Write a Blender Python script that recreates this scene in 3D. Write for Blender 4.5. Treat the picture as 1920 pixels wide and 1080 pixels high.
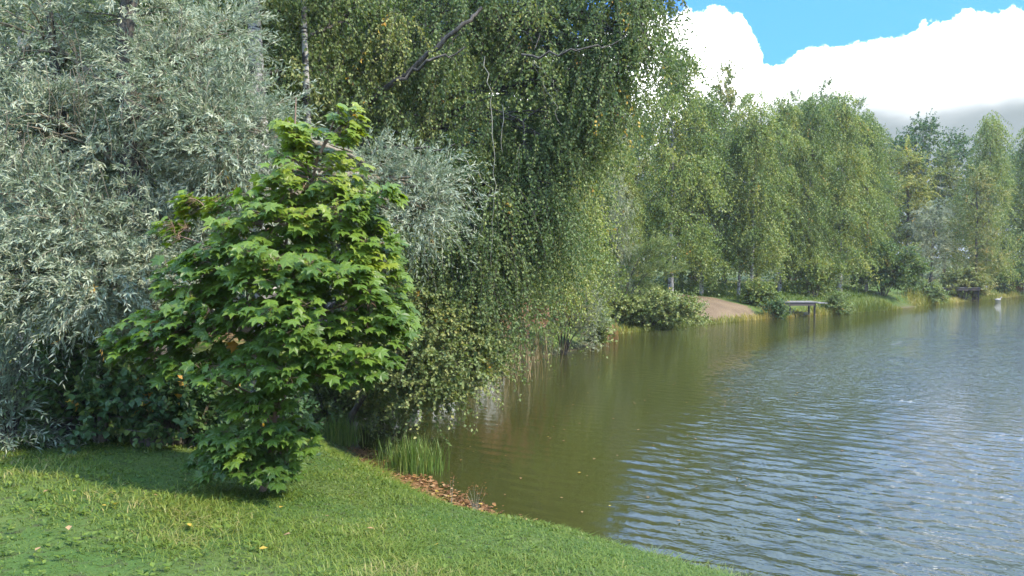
import bpy, math
import numpy as np

for o in list(bpy.data.objects):
    bpy.data.objects.remove(o, do_unlink=True)
scene = bpy.context.scene
COL = scene.collection
R = math.radians

# ------------------------------------------------------------------ camera
CAM_Z, FPX, HOR = 3.0, 1500.0, 490.0           # eye height above the water, focal length and horizon row of the 1920 px photo
cam_d = bpy.data.cameras.new('camera')
cam = bpy.data.objects.new('camera', cam_d)
COL.objects.link(cam)
cam_d.sensor_width = 36.0
cam_d.lens = 36.0 * FPX / 1920.0
cam_d.clip_start, cam_d.clip_end = 0.1, 3000.0
cam.location = (0, 0, CAM_Z)
cam.rotation_euler = (R(90) - math.atan((540 - HOR) / FPX), 0, 0)
scene.camera = cam

# ------------------------------------------------------------------ sun, sky, exposure
SUN_AZ, SUN_EL = 112.0, 43.0                    # degrees clockwise from +Y (the view direction), above the horizon
sun_d = bpy.data.lights.new('sun', 'SUN')
sun_d.energy, sun_d.angle, sun_d.color = 2.35, R(3.0), (1.0, 0.90, 0.74)
sun = bpy.data.objects.new('sun', sun_d)
COL.objects.link(sun)
a, e = R(SUN_AZ), R(SUN_EL)
TO_SUN = np.array([math.cos(e) * math.sin(a), math.cos(e) * math.cos(a), math.sin(e)])
sun.rotation_euler = (R(90) - e, 0, -a + math.pi)
sun.location = tuple(TO_SUN * 60)

vs = scene.view_settings
vs.view_transform, vs.look, vs.gamma, vs.use_curve_mapping = 'Standard', 'None', 1.0, False
vs.exposure = 2.15
scene.cycles.use_denoising = True
scene.cycles.max_bounces = 8
scene.cycles.diffuse_bounces = 3
scene.cycles.transmission_bounces = 5
scene.cycles.sample_clamp_indirect = 8.0


class NT:
    """small helper round a node tree"""
    def __init__(self, tree):
        self.t = tree
        tree.nodes.clear()
    def n(self, kind, **kw):
        nd = self.t.nodes.new(kind)
        for k, v in kw.items():
            setattr(nd, k, v)
        return nd
    def put(self, sock, v):
        if isinstance(v, bpy.types.NodeSocket):
            self.t.links.new(v, sock)
        elif v is not None:
            sock.default_value = v
    def math(self, op, a, b=None, c=None, clamp=False):
        nd = self.n('ShaderNodeMath', operation=op, use_clamp=clamp)
        for i, v in enumerate((a, b, c)):
            if v is not None:
                self.put(nd.inputs[i], v)
        return nd.outputs[0]
    def ramp01(self, v, lo, hi):
        nd = self.n('ShaderNodeMapRange', interpolation_type='SMOOTHSTEP')
        self.put(nd.inputs[0], v)
        nd.inputs[1].default_value, nd.inputs[2].default_value = lo, hi
        return nd.outputs[0]
    def noise(self, vec, scale, detail=4.0, rough=0.55, out=0):
        nd = self.n('ShaderNodeTexNoise')
        self.put(nd.inputs['Vector'], vec)
        nd.inputs['Scale'].default_value = scale
        nd.inputs['Detail'].default_value = detail
        nd.inputs['Roughness'].default_value = rough
        return nd.outputs[out]
    def mix(self, f, a, b, blend='MIX'):
        nd = self.n('ShaderNodeMix', data_type='RGBA', blend_type=blend)
        self.put(nd.inputs[0], f)
        self.put(nd.inputs[6], a)
        self.put(nd.inputs[7], b)
        return nd.outputs[2]
    def ramp(self, f, stops, mode='LINEAR'):
        nd = self.n('ShaderNodeValToRGB')
        cr = nd.color_ramp
        cr.interpolation = mode
        while len(cr.elements) < len(stops):
            cr.elements.new(0.5)
        for el, (p, c) in zip(cr.elements, stops):
            el.position, el.color = p, (*c, 1)
        self.put(nd.inputs[0], f)
        return nd.outputs[0]
    def vmap(self, vec, scale=(1, 1, 1), loc=(0, 0, 0), rot=(0, 0, 0)):
        nd = self.n('ShaderNodeMapping')
        self.put(nd.inputs[0], vec)
        nd.inputs['Scale'].default_value, nd.inputs['Location'].default_value = scale, loc
        nd.inputs['Rotation'].default_value = rot
        return nd.outputs[0]


world = bpy.data.worlds.new('World')
scene.world = world
world.use_nodes = True
w = NT(world.node_tree)
sky = w.n('ShaderNodeTexSky', sky_type='NISHITA', sun_disc=False, sun_elevation=R(SUN_EL), sun_rotation=R(SUN_AZ),
          altitude=100, air_density=1.0, dust_density=0.35, ozone_density=2.2)
dirv = w.n('ShaderNodeTexCoord').outputs['Generated']
sep = w.n('ShaderNodeSeparateXYZ')
w.put(sep.inputs[0], dirv)
X, Y, Z = sep.outputs
az = w.math('MULTIPLY', w.math('ARCTAN2', X, Y), 57.2958)
el = w.math('MULTIPLY', w.math('ARCSINE', Z), 57.2958)
# top edge of the cumulus bank: height in degrees over the bearing
fc = w.n('ShaderNodeFloatCurve')
w.put(fc.inputs['Value'], w.math('DIVIDE', w.math('ADD', az, 60.0), 180.0, clamp=True))
pts = [(-60, 13), (-40, 17), (-25, 12), (-10, 14.5), (4, 15), (10, 16.4), (13, 16.9), (15.5, 16.3), (17.0, 13.9), (18.0, 13.0), (19.6, 13.9),
       (22, 14.1), (24, 14.2), (26, 14.4), (29, 14.8), (33, 14.6), (42, 16), (55, 13), (72, 17), (90, 12), (105, 18), (120, 14)]
cv = fc.mapping.curves[0]
while len(cv.points) < len(pts):
    cv.points.new(0.5, 0.5)
for p, (x, y) in zip(cv.points, pts):
    p.location = ((x + 60) / 180.0, y / 30.0)
    p.handle_type = 'AUTO'
fc.mapping.update()
top = w.math('MULTIPLY', fc.outputs[0], 30.0)
n1 = w.noise(dirv, 14.0, 3.0, 0.5)
n2 = w.noise(dirv, 46.0, 6.0, 0.62)
top = w.math('ADD', top, w.math('MULTIPLY', w.math('SUBTRACT', n1, 0.5), 2.6))
top = w.math('ADD', top, w.math('MULTIPLY', w.math('SUBTRACT', n2, 0.5), 2.4))
bank = w.ramp01(w.math('SUBTRACT', top, el), -0.12, 0.3)
# grey underside of the bank
nb = w.noise(w.vmap(dirv, (1, 1, 2.4), (2.3, 0.4, 0)), 5.0, 4.0, 0.5)
under = w.math('ADD', w.math('SUBTRACT', 10.4, el), w.math('MULTIPLY', w.math('SUBTRACT', nb, 0.5), 7.0))
under = w.math('ADD', under, w.math('MULTIPLY', w.ramp01(az, 13.0, 26.0), 3.2))
under = w.ramp01(under, -3.0, 4.5)
# small breaks below the bank and thinner clouds higher up, their even veil added to brighten reflections and ambient
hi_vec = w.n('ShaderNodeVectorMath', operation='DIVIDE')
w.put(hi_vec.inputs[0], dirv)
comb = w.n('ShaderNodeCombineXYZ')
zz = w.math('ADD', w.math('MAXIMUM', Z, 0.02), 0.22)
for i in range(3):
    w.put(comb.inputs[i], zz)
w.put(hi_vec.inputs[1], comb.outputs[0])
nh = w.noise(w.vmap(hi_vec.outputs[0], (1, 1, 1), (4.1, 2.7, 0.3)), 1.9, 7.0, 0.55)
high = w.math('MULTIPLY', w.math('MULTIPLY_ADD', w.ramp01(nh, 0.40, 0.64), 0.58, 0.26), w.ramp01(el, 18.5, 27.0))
cloud_col = w.mix(under, (8.5, 8.6, 8.8, 1), (.66, .78, .82, 1))
sky_tint = w.mix(1.0, sky.outputs[0], (0.15, 0.39, 0.98, 1), 'MULTIPLY')
sky_tint = w.mix(0.72, sky_tint, (0.30, 0.96, 2.6, 1))      # clear late-summer azure
c1 = w.mix(bank, sky_tint, cloud_col)
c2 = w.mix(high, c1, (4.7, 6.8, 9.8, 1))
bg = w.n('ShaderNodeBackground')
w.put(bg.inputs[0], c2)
bg.inputs[1].default_value = 0.15
wo = w.n('ShaderNodeOutputWorld')
w.put(wo.inputs[0], bg.outputs[0])


# ------------------------------------------------------------------ helpers
def P(u, v, Yd):
    """world point at depth Yd (metres ahead of the camera) seen at photo pixel u, v"""
    return np.array([(u - 960.0) / FPX * Yd, Yd, CAM_Z - (v - HOR) / FPX * Yd])


def unit(v):
    return v / np.maximum(np.linalg.norm(v, axis=-1, keepdims=True), 1e-9)


def tag(o, label=None, cat=None, group=None, kind=None):
    for k, v in (('label', label), ('category', cat), ('group', group), ('kind', kind)):
        if v:
            o[k] = v
    return o


def empty(name, loc, rz=0.0, scale=(1, 1, 1)):
    o = bpy.data.objects.new(name, None)
    COL.objects.link(o)
    o.location, o.rotation_euler, o.scale = tuple(loc), (0, 0, rz), scale
    o.empty_display_size = 0.2
    return o


class MB:
    """collects vertices and faces (any size), with one number v for each face"""
    def __init__(self):
        self.v, self.f, self.a, self.n = [], [], [], 0
    def add(self, verts, faces, val=0.5):
        verts = np.asarray(verts, dtype=np.float64).reshape(-1, 3)
        faces = np.asarray(faces, dtype=np.int64)
        self.v.append(verts)
        self.f.append(faces + self.n)
        self.a.append(np.broadcast_to(np.asarray(val, dtype=np.float64), (len(faces),)))
        self.n += len(verts)
    def mesh(self, name, mat, smooth=False):
        me = bpy.data.meshes.new(name)
        V = np.concatenate(self.v)
        loops = np.concatenate([f.ravel() for f in self.f])
        tot = np.concatenate([np.full(len(f), f.shape[1]) for f in self.f])
        st = np.concatenate([[0], np.cumsum(tot)[:-1]])
        me.vertices.add(len(V)); me.loops.add(len(loops)); me.polygons.add(len(tot))
        me.vertices.foreach_set('co', V.astype(np.float32).ravel())
        me.loops.foreach_set('vertex_index', loops.astype(np.int32))
        me.polygons.foreach_set('loop_start', st.astype(np.int32))
        me.polygons.foreach_set('loop_total', tot.astype(np.int32))
        me.polygons.foreach_set('use_smooth', np.full(len(tot), smooth))
        at = me.attributes.new('v', 'FLOAT', 'FACE')
        at.data.foreach_set('value', np.concatenate(self.a).astype(np.float32))
        me.materials.append(mat)
        me.update(calc_edges=True)
        return me
    def build(self, name, mat, parent=None, smooth=False):
        o = bpy.data.objects.new(name, self.mesh(name, mat, smooth))
        COL.objects.link(o)
        if parent is not None:
            o.parent = parent
        return o


def tube(mb, pts, rad, sides=6, val=0.5, cap=True):
    pts = np.asarray(pts, float)
    rad = np.broadcast_to(np.asarray(rad, float), (len(pts),))
    tan = unit(np.gradient(pts, axis=0))
    ref = np.where(np.abs(tan[:, 2:3]) > 0.9, np.array([[1.0, 0, 0]]), np.array([[0, 0, 1.0]]))
    if np.any(np.abs(tan[:, 2]) > 0.9):
        ref = np.tile(np.array([[0.83, 0.55, 0.05]]), (len(pts), 1))
    s = unit(np.cross(tan, ref)); t = np.cross(tan, s)
    an = np.arange(sides) / sides * 2 * np.pi
    ring = s[:, None, :] * np.cos(an)[None, :, None] + t[:, None, :] * np.sin(an)[None, :, None]
    V = pts[:, None, :] + ring * rad[:, None, None]
    n = len(pts)
    i = np.arange(n - 1)[:, None] * sides; j = np.arange(sides)[None, :]; k = (j + 1) % sides
    F = np.stack([i + j, i + k, i + sides + k, i + sides + j], -1).reshape(-1, 4)
    mb.add(V.reshape(-1, 3), F, val)
    if cap:
        b = np.arange(sides)
        mb.add(V[-1], b[None, :], val)
        mb.add(V[0], b[None, ::-1], val)


def box(mb, c, size, rot=None, val=0.5):
    s = np.array([[x, y, z] for x in (-.5, .5) for y in (-.5, .5) for z in (-.5, .5)]) * np.asarray(size)
    if rot is not None:
        s = s @ np.asarray(rot).T
    F = [[0, 1, 3, 2], [4, 6, 7, 5], [0, 4, 5, 1], [2, 3, 7, 6], [0, 2, 6, 4], [1, 5, 7, 3]]
    mb.add(s + np.asarray(c), F, val)


def bez(a, b, c, n):
    t = np.linspace(0, 1, n)[:, None]
    return (1 - t) ** 2 * a + 2 * t * (1 - t) * b + t * t * c


# leaf outlines: x along the leaf, y across, z up
KITE = (np.array([[0, 0, 0], [.42, .36, .07], [1, 0, -.04], [.42, -.36, .07]]), np.array([[0, 1, 2], [0, 2, 3]]))
LANCE = (np.array([[0, 0, 0], [.45, .105, .03], [1, 0, -.08], [.45, -.105, .03]]), np.array([[0, 1, 2], [0, 2, 3]]))


def maple_outline():
    half = [(180, .34), (150, .33), (128, .36), (119, .44), (112, .56), (104, .45), (84, .37), (68, .46), (61, .50), (52, .68), (45, .48),
            (38, .46), (25, .36), (15, .44), (11, .50)]
    pol = [(d, r) for d, r in half] + [(0, .66)] + [(-d, r) for d, r in reversed(half)][:-1]
    v = [[.36, 0, 0.03]]
    for d, r in pol:
        x, y = .36 + r * math.cos(R(d)), r * math.sin(R(d))
        v.append([x, y, -.32 * r * r + .10 * abs(math.sin(R(d) * 3)) * r])
    n = len(pol)
    return np.array(v), np.array([[0, 1 + i, 1 + (i + 1) % n] for i in range(n)])[:, ::-1]


MAPLE = maple_outline()


def put_leaves(mb, tmpl, pos, axis, nrm, size, val):
    T, F = tmpl
    x = unit(axis); z = unit(nrm - np.sum(nrm * x, -1, keepdims=True) * x); y = np.cross(z, x)
    V = pos[:, None, :] + size[:, None, None] * (T[None, :, 0:1] * x[:, None] + T[None, :, 1:2] * y[:, None] + T[None, :, 2:3] * z[:, None])
    n, k = len(pos), len(T)
    FF = (F[None] + (np.arange(n) * k)[:, None, None]).reshape(-1, F.shape[1])
    mb.add(V.reshape(-1, 3), FF, np.repeat(val, len(F)))


def sprays(rng, org, d, L, g, k, leaf, leaves, twigs, tmpl, vbase, twig_r=0.003, mode='hang', tip_size=0.8, twig_every=1, sway=0.08):
    """leafy shoots: org, d (n,3) start and direction, L length, g how far they sag; k leaves on each"""
    n = len(org)
    sw = rng.normal(0, sway, (n, 3)) * L[:, None]
    down = np.array([0, 0, -1.0])
    def at(t):
        t = t[..., None]
        return org[:, None] + d[:, None] * (L[:, None, None] * t) + down * (g * L)[:, None, None] * t ** 2 + sw[:, None] * np.sin(t * 4.2) * t
    if mode == 'hang':          # leaves in threes at the nodes
        t = ((np.arange(k) // 3 * 3 + 1.5)[None] + rng.normal(0, .45, (n, k))) / k * 0.92 + 0.08
    else:
        t = (np.arange(k)[None] + rng.random((n, k))) / k * 0.92 + 0.08
    p = at(t)
    tg = unit(at(t + 0.02) - p)
    rv = unit(rng.normal(0, 1, (n, k, 3)))
    side = unit(np.cross(tg, rv))
    if mode == 'hang':          # blades hang on thin stalks
        ax = unit(side * 0.7 + down * 0.75 + tg * 0.2 + rng.normal(0, .25, (n, k, 3)))
        nr = unit(np.cross(ax, rng.normal(0, 1, (n, k, 3))) + np.array([0, 0, .35]))
        p = p + side * (0.35 * leaf)
    elif mode == 'along':       # narrow blades pointing along the shoot
        ax = unit(side * 0.62 + tg * 0.8 + rng.normal(0, .18, (n, k, 3)))
        nr = unit(np.cross(ax, rng.normal(0, 1, (n, k, 3))) + np.array([0, 0, .5]))
    else:                       # 'spread'
        ax = unit(side * 0.8 + tg * 0.5 + down * 0.25)
        nr = unit(rng.normal(0, .55, (n, k, 3)) + np.array([0, 0, .8]) + d[:, None] * .3)
    sz = leaf * rng.uniform(.65, 1.25, (n, k)) * (1 - (1 - tip_size) * t)
    val = np.clip(vbase[:, None] + rng.normal(0, .14, (n, k)), 0, 0.96)
    ys = rng.random((n, 1)) < YELLOW[0]
    val = np.where(ys & (rng.random((n, k)) < .5), rng.uniform(.975, 1, (n, k)), val)
    put_leaves(leaves, tmpl, p.reshape(-1, 3), ax.reshape(-1, 3), nr.reshape(-1, 3), sz.ravel(), val.ravel())
    if twigs is not None:
        sel = np.arange(0, n, twig_every)
        m = 5
        tt = np.broadcast_to(np.linspace(0, 1, m)[None], (n, m))
        q = at(tt)[sel]
        wv = unit(np.cross(unit(q[:, -1] - q[:, 0]), rng.normal(0, 1, (len(sel), 3))))
        rr = twig_r * np.linspace(1.2, .4, m)
        A = q + wv[:, None] * rr[None, :, None]; B = q - wv[:, None] * rr[None, :, None]
        V = np.stack([A, B], 2).reshape(-1, 3)
        b = (np.arange(len(sel)) * m * 2)[:, None, None] + (np.arange(m - 1) * 2)[None, :, None] + np.array([0, 1, 3, 2])[None, None]
        twigs.add(V, b.reshape(-1, 4), 0.5)


YELLOW = [0.01]


def polyline_at(pts, z):
    i = int(np.clip(np.searchsorted(pts[:, 2], z), 1, len(pts) - 1))
    a, b = pts[i - 1], pts[i]
    f = np.clip((z - a[2]) / max(b[2] - a[2], 1e-6), 0, 1)
    return a + (b - a) * f


def grow(rng, trunk, r0, lobes, style, bark, leafmat, root, twigmat=None, limb_r=.05, name_crown='crown', extra=None):
    """trunk: (n,3) points rising from the root; lobes: (centre, radii, clumps, sprays per clump).  style: dict of the shoots.
    builds trunk, branches and crown as parts under root (coordinates relative to root)"""
    tr, br, lv = MB(), MB(), MB()
    tl = np.linspace(0, 1, len(trunk))
    rad = r0 * (1 - tl) ** .8 * .92 + r0 * .08
    rad[0] *= 1.35
    tube(tr, trunk, rad, 10)
    for c, rd, ncl, nsp in lobes:
        c, rd = np.asarray(c, float), np.asarray(rd, float)
        zt = min(max(c[2] - style.get('rise', .8) * rng.uniform(.3, 1.2) * max(rd[0], rd[1]), trunk[0, 2] + .25 * (trunk[-1, 2] - trunk[0, 2]) * rng.random()), trunk[-1, 2])
        st = polyline_at(trunk, zt)
        span = np.linalg.norm(c - st)
        mid = (st + c) / 2 + np.array([0, 0, .18 * span]) + rng.normal(0, .07 * span, 3)
        lr = limb_r * (0.5 + span / 4)
        limb = bez(st, mid, c, 8)
        tube(br, limb, np.linspace(lr, lr * .4, 8), 6)
        dirs = unit(rng.normal(0, 1, (ncl, 3)))
        rr = rng.uniform(.35, 1.0, (ncl, 1)) ** .6
        cc = c + dirs * rd * rr
        for q in cc:
            s0 = limb[rng.integers(3, 8)]
            sub = bez(s0, (s0 + q) / 2 + np.array([0, 0, .15]) * np.linalg.norm(q - s0) + rng.normal(0, .06, 3), q, 5)
            tube(br, sub, np.linspace(lr * .38, lr * .12, 5), 4, cap=False)
            cs = style['clump'] * rng.uniform(.6, 1.35)
            m = max(3, int(nsp * rng.uniform(.6, 1.4)))
            off = unit(rng.normal(0, 1, (m, 3))) * cs * rng.random((m, 1)) ** .5 * np.array([1, 1, style.get('flat', .75)])
            o_ = q + off
            out = unit(unit(o_ - c) * .6 + unit(off) * .6 + np.array([0, 0, style.get('up', 0.0)]) + rng.normal(0, .25, (m, 3)))
            L = style['L'] * rng.uniform(.45, 1.5) * rng.uniform(.6, 1.3, m)
            g = style['sag'] * rng.uniform(.6, 1.3, m)
            if style.get('hangdir'):
                out = unit(out * np.array([1, 1, .5]) + np.array([0, 0, -style['hangdir']]))
            vb = np.clip(rng.normal(style.get('v', .45), style.get('vs', .13)) + rng.normal(0, .06, m), 0, .95)
            sprays(rng, o_, out, L, g, style['k'], style['leaf'], lv, br, style['tmpl'], vb, style.get('twig_r', .003), style['mode'],
                   style.get('tip', .8), style.get('every', 1), style.get('sway', .08))
    if extra:
        extra(br, lv)
    tr.build('trunk', bark, root, True)
    tag(br.build('branches', twigmat or bark, root, True), kind='stuff')
    return lv.build(name_crown, leafmat, root)


def dup(root, loc, rz=0.0, scale=(1, 1, 1), label=None):
    r = root.copy(); COL.objects.link(r)
    r.location, r.rotation_euler, r.scale = tuple(loc), (0, 0, rz), scale
    if label:
        r['label'] = label
    for ch in [c for c in bpy.data.objects if c.parent == root]:
        c = ch.copy(); COL.objects.link(c); c.parent = r
    return r


# ------------------------------------------------------------------ materials
def new_mat(name):
    m = bpy.data.materials.new(name)
    m.use_nodes = True
    return m, NT(m.node_tree)


def finish(nt, sh, disp=None):
    o = nt.n('ShaderNodeOutputMaterial')
    nt.put(o.inputs[0], sh)


def leaf_mat(name, stops, autumn=((.42, .32, .05), (.45, .24, .05)), trans=.35, rough=.5, spec=.35, tcol=(1.15, 1.2, .55), patch=.25, pscale=.9, vary=.0, gain=1.09):
    m, nt = new_mat(name)
    at = nt.n('ShaderNodeAttribute', attribute_name='v').outputs['Fac']
    geo = nt.n('ShaderNodeNewGeometry').outputs['Position']
    big = nt.math('MULTIPLY', nt.math('SUBTRACT', nt.noise(geo, pscale, 2.0), .5), patch)
    orn = nt.n('ShaderNodeObjectInfo').outputs['Random']
    f = nt.math('ADD', nt.math('ADD', at, big), nt.math('MULTIPLY', nt.math('SUBTRACT', orn, .5), vary))
    col = nt.ramp(f, [(q, (cc[0] * gain * 1.08, cc[1] * gain, cc[2] * gain * .82)) for q, cc in stops])
    aut = nt.math('GREATER_THAN', at, .97)
    acol = nt.mix(nt.math('MULTIPLY', nt.math('SUBTRACT', at, .975), 40.0, clamp=True), (*autumn[0], 1), (*autumn[1], 1))
    col = nt.mix(aut, col, acol)
    p = nt.n('ShaderNodeBsdfPrincipled')
    nt.put(p.inputs['Base Color'], col)
    p.inputs['Roughness'].default_value = rough
    p.inputs['Specular IOR Level'].default_value = spec
    tb = nt.n('ShaderNodeBsdfTranslucent')
    nt.put(tb.inputs[0], nt.mix(1.0, col, (*tcol, 1), 'MULTIPLY'))
    mx = nt.n('ShaderNodeMixShader')
    mx.inputs[0].default_value = trans
    nt.put(mx.inputs[1], p.outputs[0]); nt.put(mx.inputs[2], tb.outputs[0])
    finish(nt, mx.outputs[0])
    return m


def bark_mat(name, c1, c2, scale=(6, 6, 1.5), birch=False):
    m, nt = new_mat(name)
    oc = nt.n('ShaderNodeTexCoord').outputs['Object']
    n = nt.noise(nt.vmap(oc, scale), 3.0, 6.0, .65)
    if birch:
        ban = nt.noise(nt.vmap(oc, (2.2, 2.2, 22)), 1.6, 3.0, .6)
        blk = nt.noise(oc, 3.2, 5.0, .6)
        f = nt.math('MAXIMUM', nt.ramp01(ban, .53, .60), nt.ramp01(blk, .50, .62))
        col = nt.mix(f, nt.mix(n, (*c1, 1), (c1[0] * .75, c1[1] * .72, c1[2] * .68, 1)), (*c2, 1))
    else:
        col = nt.mix(nt.ramp01(n, .35, .65), (*c1, 1), (*c2, 1))
    p = nt.n('ShaderNodeBsdfPrincipled')
    nt.put(p.inputs['Base Color'], col)
    p.inputs['Roughness'].default_value = .85
    b = nt.n('ShaderNodeBump')
    b.inputs['Strength'].default_value = .6; b.inputs['Distance'].default_value = .02
    nt.put(b.inputs['Height'], n)
    nt.put(p.inputs['Normal'], b.outputs[0])
    finish(nt, p.outputs[0])
    return m


M = {}
M['willow'] = leaf_mat('willow_leaf', [(0, (.100, .138, .108)), (.35, (.143, .186, .152)), (.65, (.205, .246, .214)), (1, (.30, .335, .305))],
                       trans=.25, rough=.55, spec=.25, tcol=(1.0, 1.1, .7), gain=1.38, patch=.35)
M['birch'] = leaf_mat('birch_leaf', [(0, (.048, .086, .038)), (.4, (.082, .127, .054)), (.75, (.130, .172, .072)), (1, (.20, .21, .085))], gain=1.30, spec=.25, patch=.5)
M['birch_far'] = leaf_mat('birch_leaf_far', [(0, (.048, .088, .028)), (.4, (.094, .142, .042)), (.75, (.155, .195, .058)), (1, (.23, .24, .08))], pscale=.4, vary=.4, gain=1.42)
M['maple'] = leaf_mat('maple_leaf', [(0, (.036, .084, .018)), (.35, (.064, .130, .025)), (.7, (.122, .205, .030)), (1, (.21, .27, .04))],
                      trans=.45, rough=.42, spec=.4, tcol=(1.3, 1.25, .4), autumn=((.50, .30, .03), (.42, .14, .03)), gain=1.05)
M['alder'] = leaf_mat('alder_leaf', [(0, (.020, .050, .024)), (.4, (.038, .080, .032)), (.75, (.070, .12, .040)), (1, (.12, .16, .05))], pscale=.4, vary=.4, gain=1.42)
M['yellowish'] = leaf_mat('yellowish_leaf', [(0, (.075, .10, .028)), (.4, (.13, .16, .042)), (.75, (.19, .21, .055)), (1, (.26, .25, .07))], pscale=.4, vary=.4, gain=1.42)
M['brownish'] = leaf_mat('brownish_leaf', [(0, (.058, .085, .032)), (.4, (.092, .128, .046)), (.75, (.140, .165, .062)), (1, (.19, .18, .08))], pscale=.4, vary=.4, gain=1.42)
M['silver_far'] = leaf_mat('silver_leaf_far', [(0, (.10, .135, .10)), (.4, (.17, .205, .16)), (.75, (.25, .28, .225)), (1, (.34, .36, .30))], trans=.2, pscale=.4, vary=.4, gain=1.42)
M['poplar'] = leaf_mat('poplar_leaf', [(0, (.05, .085, .055)), (.4, (.09, .13, .08)), (.75, (.15, .19, .12)), (1, (.22, .26, .17))], pscale=.4, vary=.4, gain=1.42)
M['shrub'] = leaf_mat('shrub_leaf', [(0, (.05, .085, .03)), (.4, (.085, .13, .048)), (.75, (.13, .175, .07)), (1, (.19, .22, .09))], pscale=.7, gain=1.4)
M['dry'] = leaf_mat('dry_leaf', [(0, (.09, .045, .02)), (.4, (.17, .085, .035)), (.75, (.26, .14, .06)), (1, (.36, .25, .15))], trans=.15, rough=.7, gain=0.81)
M['reed_dry'] = leaf_mat('dry_reed', [(0, (.10, .095, .05)), (.5, (.17, .15, .095)), (1, (.30, .24, .16))], trans=.2, rough=.7)
M['plume'] = leaf_mat('reed_plume', [(0, (.25, .13, .10)), (.5, (.36, .20, .16)), (1, (.45, .30, .24))], trans=.3, rough=.8)
M['grass'] = leaf_mat('grass_blade', [(0, (.040, .088, .014)), (.35, (.078, .142, .020)), (.7, (.132, .198, .030)), (.93, (.20, .235, .055)), (1, (.34, .30, .14))],
                      trans=.35, rough=.5, tcol=(1.05, 1.05, .6), pscale=1.3, patch=.6, gain=0.90)
M['reed'] = leaf_mat('reed_blade', [(0, (.05, .11, .025)), (.5, (.095, .17, .04)), (1, (.20, .24, .08))], trans=.35)
M['bank_grass'] = leaf_mat('bank_grass', [(0, (.10, .14, .03)), (.5, (.20, .22, .055)), (1, (.34, .28, .10))], trans=.3, pscale=.5)
M['bark'] = bark_mat('dark_bark', (.030, .026, .022), (.085, .075, .062))
M['twig'] = bark_mat('twig_bark', (.045, .040, .030), (.10, .085, .06))
M['willow_twig'] = bark_mat('willow_twig_bark', (.10, .085, .055), (.19, .16, .11))
M['maple_bark'] = bark_mat('maple_bark', (.16, .10, .07), (.24, .16, .11))
M['birch_bark'] = bark_mat('birch_bark', (.40, .39, .36), (.03, .028, .026), birch=True)
M['dead'] = bark_mat('dead_wood', (.17, .165, .13), (.26, .25, .20), (8, 8, 2))


# ------------------------------------------------------------------ shoreline and ground
def chaikin(p, n):
    for _ in range(n):
        q = np.roll(p, -1, 0)
        p = np.stack([p * .75 + q * .25, p * .25 + q * .75], 1).reshape(-1, 2)
    return p


SHORE = np.array([(7.5, 3.2), (4.2, 5.5), (2.55, 7.0), (1.2, 8.15), (-.05, 8.85), (-1.35, 10.8), (-2.35, 12.5), (-2.9, 15), (-2.2, 18.2), (-.3, 20.4), (.5, 24.2),
                  (2.7, 27.6), (3.5, 32), (6.0, 34.6), (9.0, 37.8), (13.5, 42.0), (17.6, 45.0), (21.4, 47.6), (25.3, 51.2), (29.8, 56.2), (36.5, 62.0), (45, 70), (58, 80), (80, 78), (96, 50),
                  (92, 15), (65, -14), (32, -16), (14, -5)], float)
SHORE = chaikin(SHORE, 3)


def shore_dist(x, y):
    """signed distance to the water's edge, positive on land"""
    x, y = np.asarray(x, float).ravel(), np.asarray(y, float).ravel()
    A, B = SHORE, np.roll(SHORE, -1, 0)
    out = np.empty(len(x))
    for s in range(0, len(x), 20000):
        px, py = x[s:s + 20000, None], y[s:s + 20000, None]
        dx, dy = (B - A)[:, 0], (B - A)[:, 1]
        t = np.clip(((px - A[:, 0]) * dx + (py - A[:, 1]) * dy) / (dx * dx + dy * dy), 0, 1)
        d = np.sqrt((px - A[:, 0] - t * dx) ** 2 + (py - A[:, 1] - t * dy) ** 2).min(1)
        c = ((A[:, 1] > py) != (B[:, 1] > py)) & (px < dx * (py - A[:, 1]) / np.where(dy == 0, 1e-9, dy) + A[:, 0])
        out[s:s + 20000] = np.where(c.sum(1) % 2 == 1, -d, d)
    return out


rg = np.random.default_rng(5)
WAV = [(rg.normal(0, 1, 2), rg.uniform(0, 6.28)) for _ in range(14)]


def bumpy(x, y):
    s = 0
    for i, (k, ph) in enumerate(WAV):
        f = .35 * 1.32 ** i
        kk = k / np.linalg.norm(k) * f
        s = s + np.sin(x * kk[0] + y * kk[1] + ph) / (f ** .9 * 2)
    return s


def ground_z(x, y, d=None):
    x, y = np.asarray(x, float).ravel(), np.asarray(y, float).ravel()
    if d is None:
        d = shore_dist(x, y)
    prof = np.interp(d, [-30, -4, -1, 0, .35, .7, 1.4, 2.8, 6, 14, 60, 300], [-1.6, -1.0, -.35, -.02, .07, .22, .62, .96, 1.28, 1.5, 2.2, 4])
    amp = np.clip(d / 2.0, 0, 1) * .05
    return prof + bumpy(x, y) * amp


def gz(x, y):
    return float(ground_z([x], [y])[0])


def axis_pts(segs):
    out = []
    for a, b, s in segs:
        out.append(np.arange(a, b - 1e-6, s))
    return np.concatenate(out)


def geo(a, b, s, f):
    out = [a]
    while abs(out[-1]) < abs(b):
        out.append(out[-1] + s); s *= f
    return np.array(out[1:])


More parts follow.
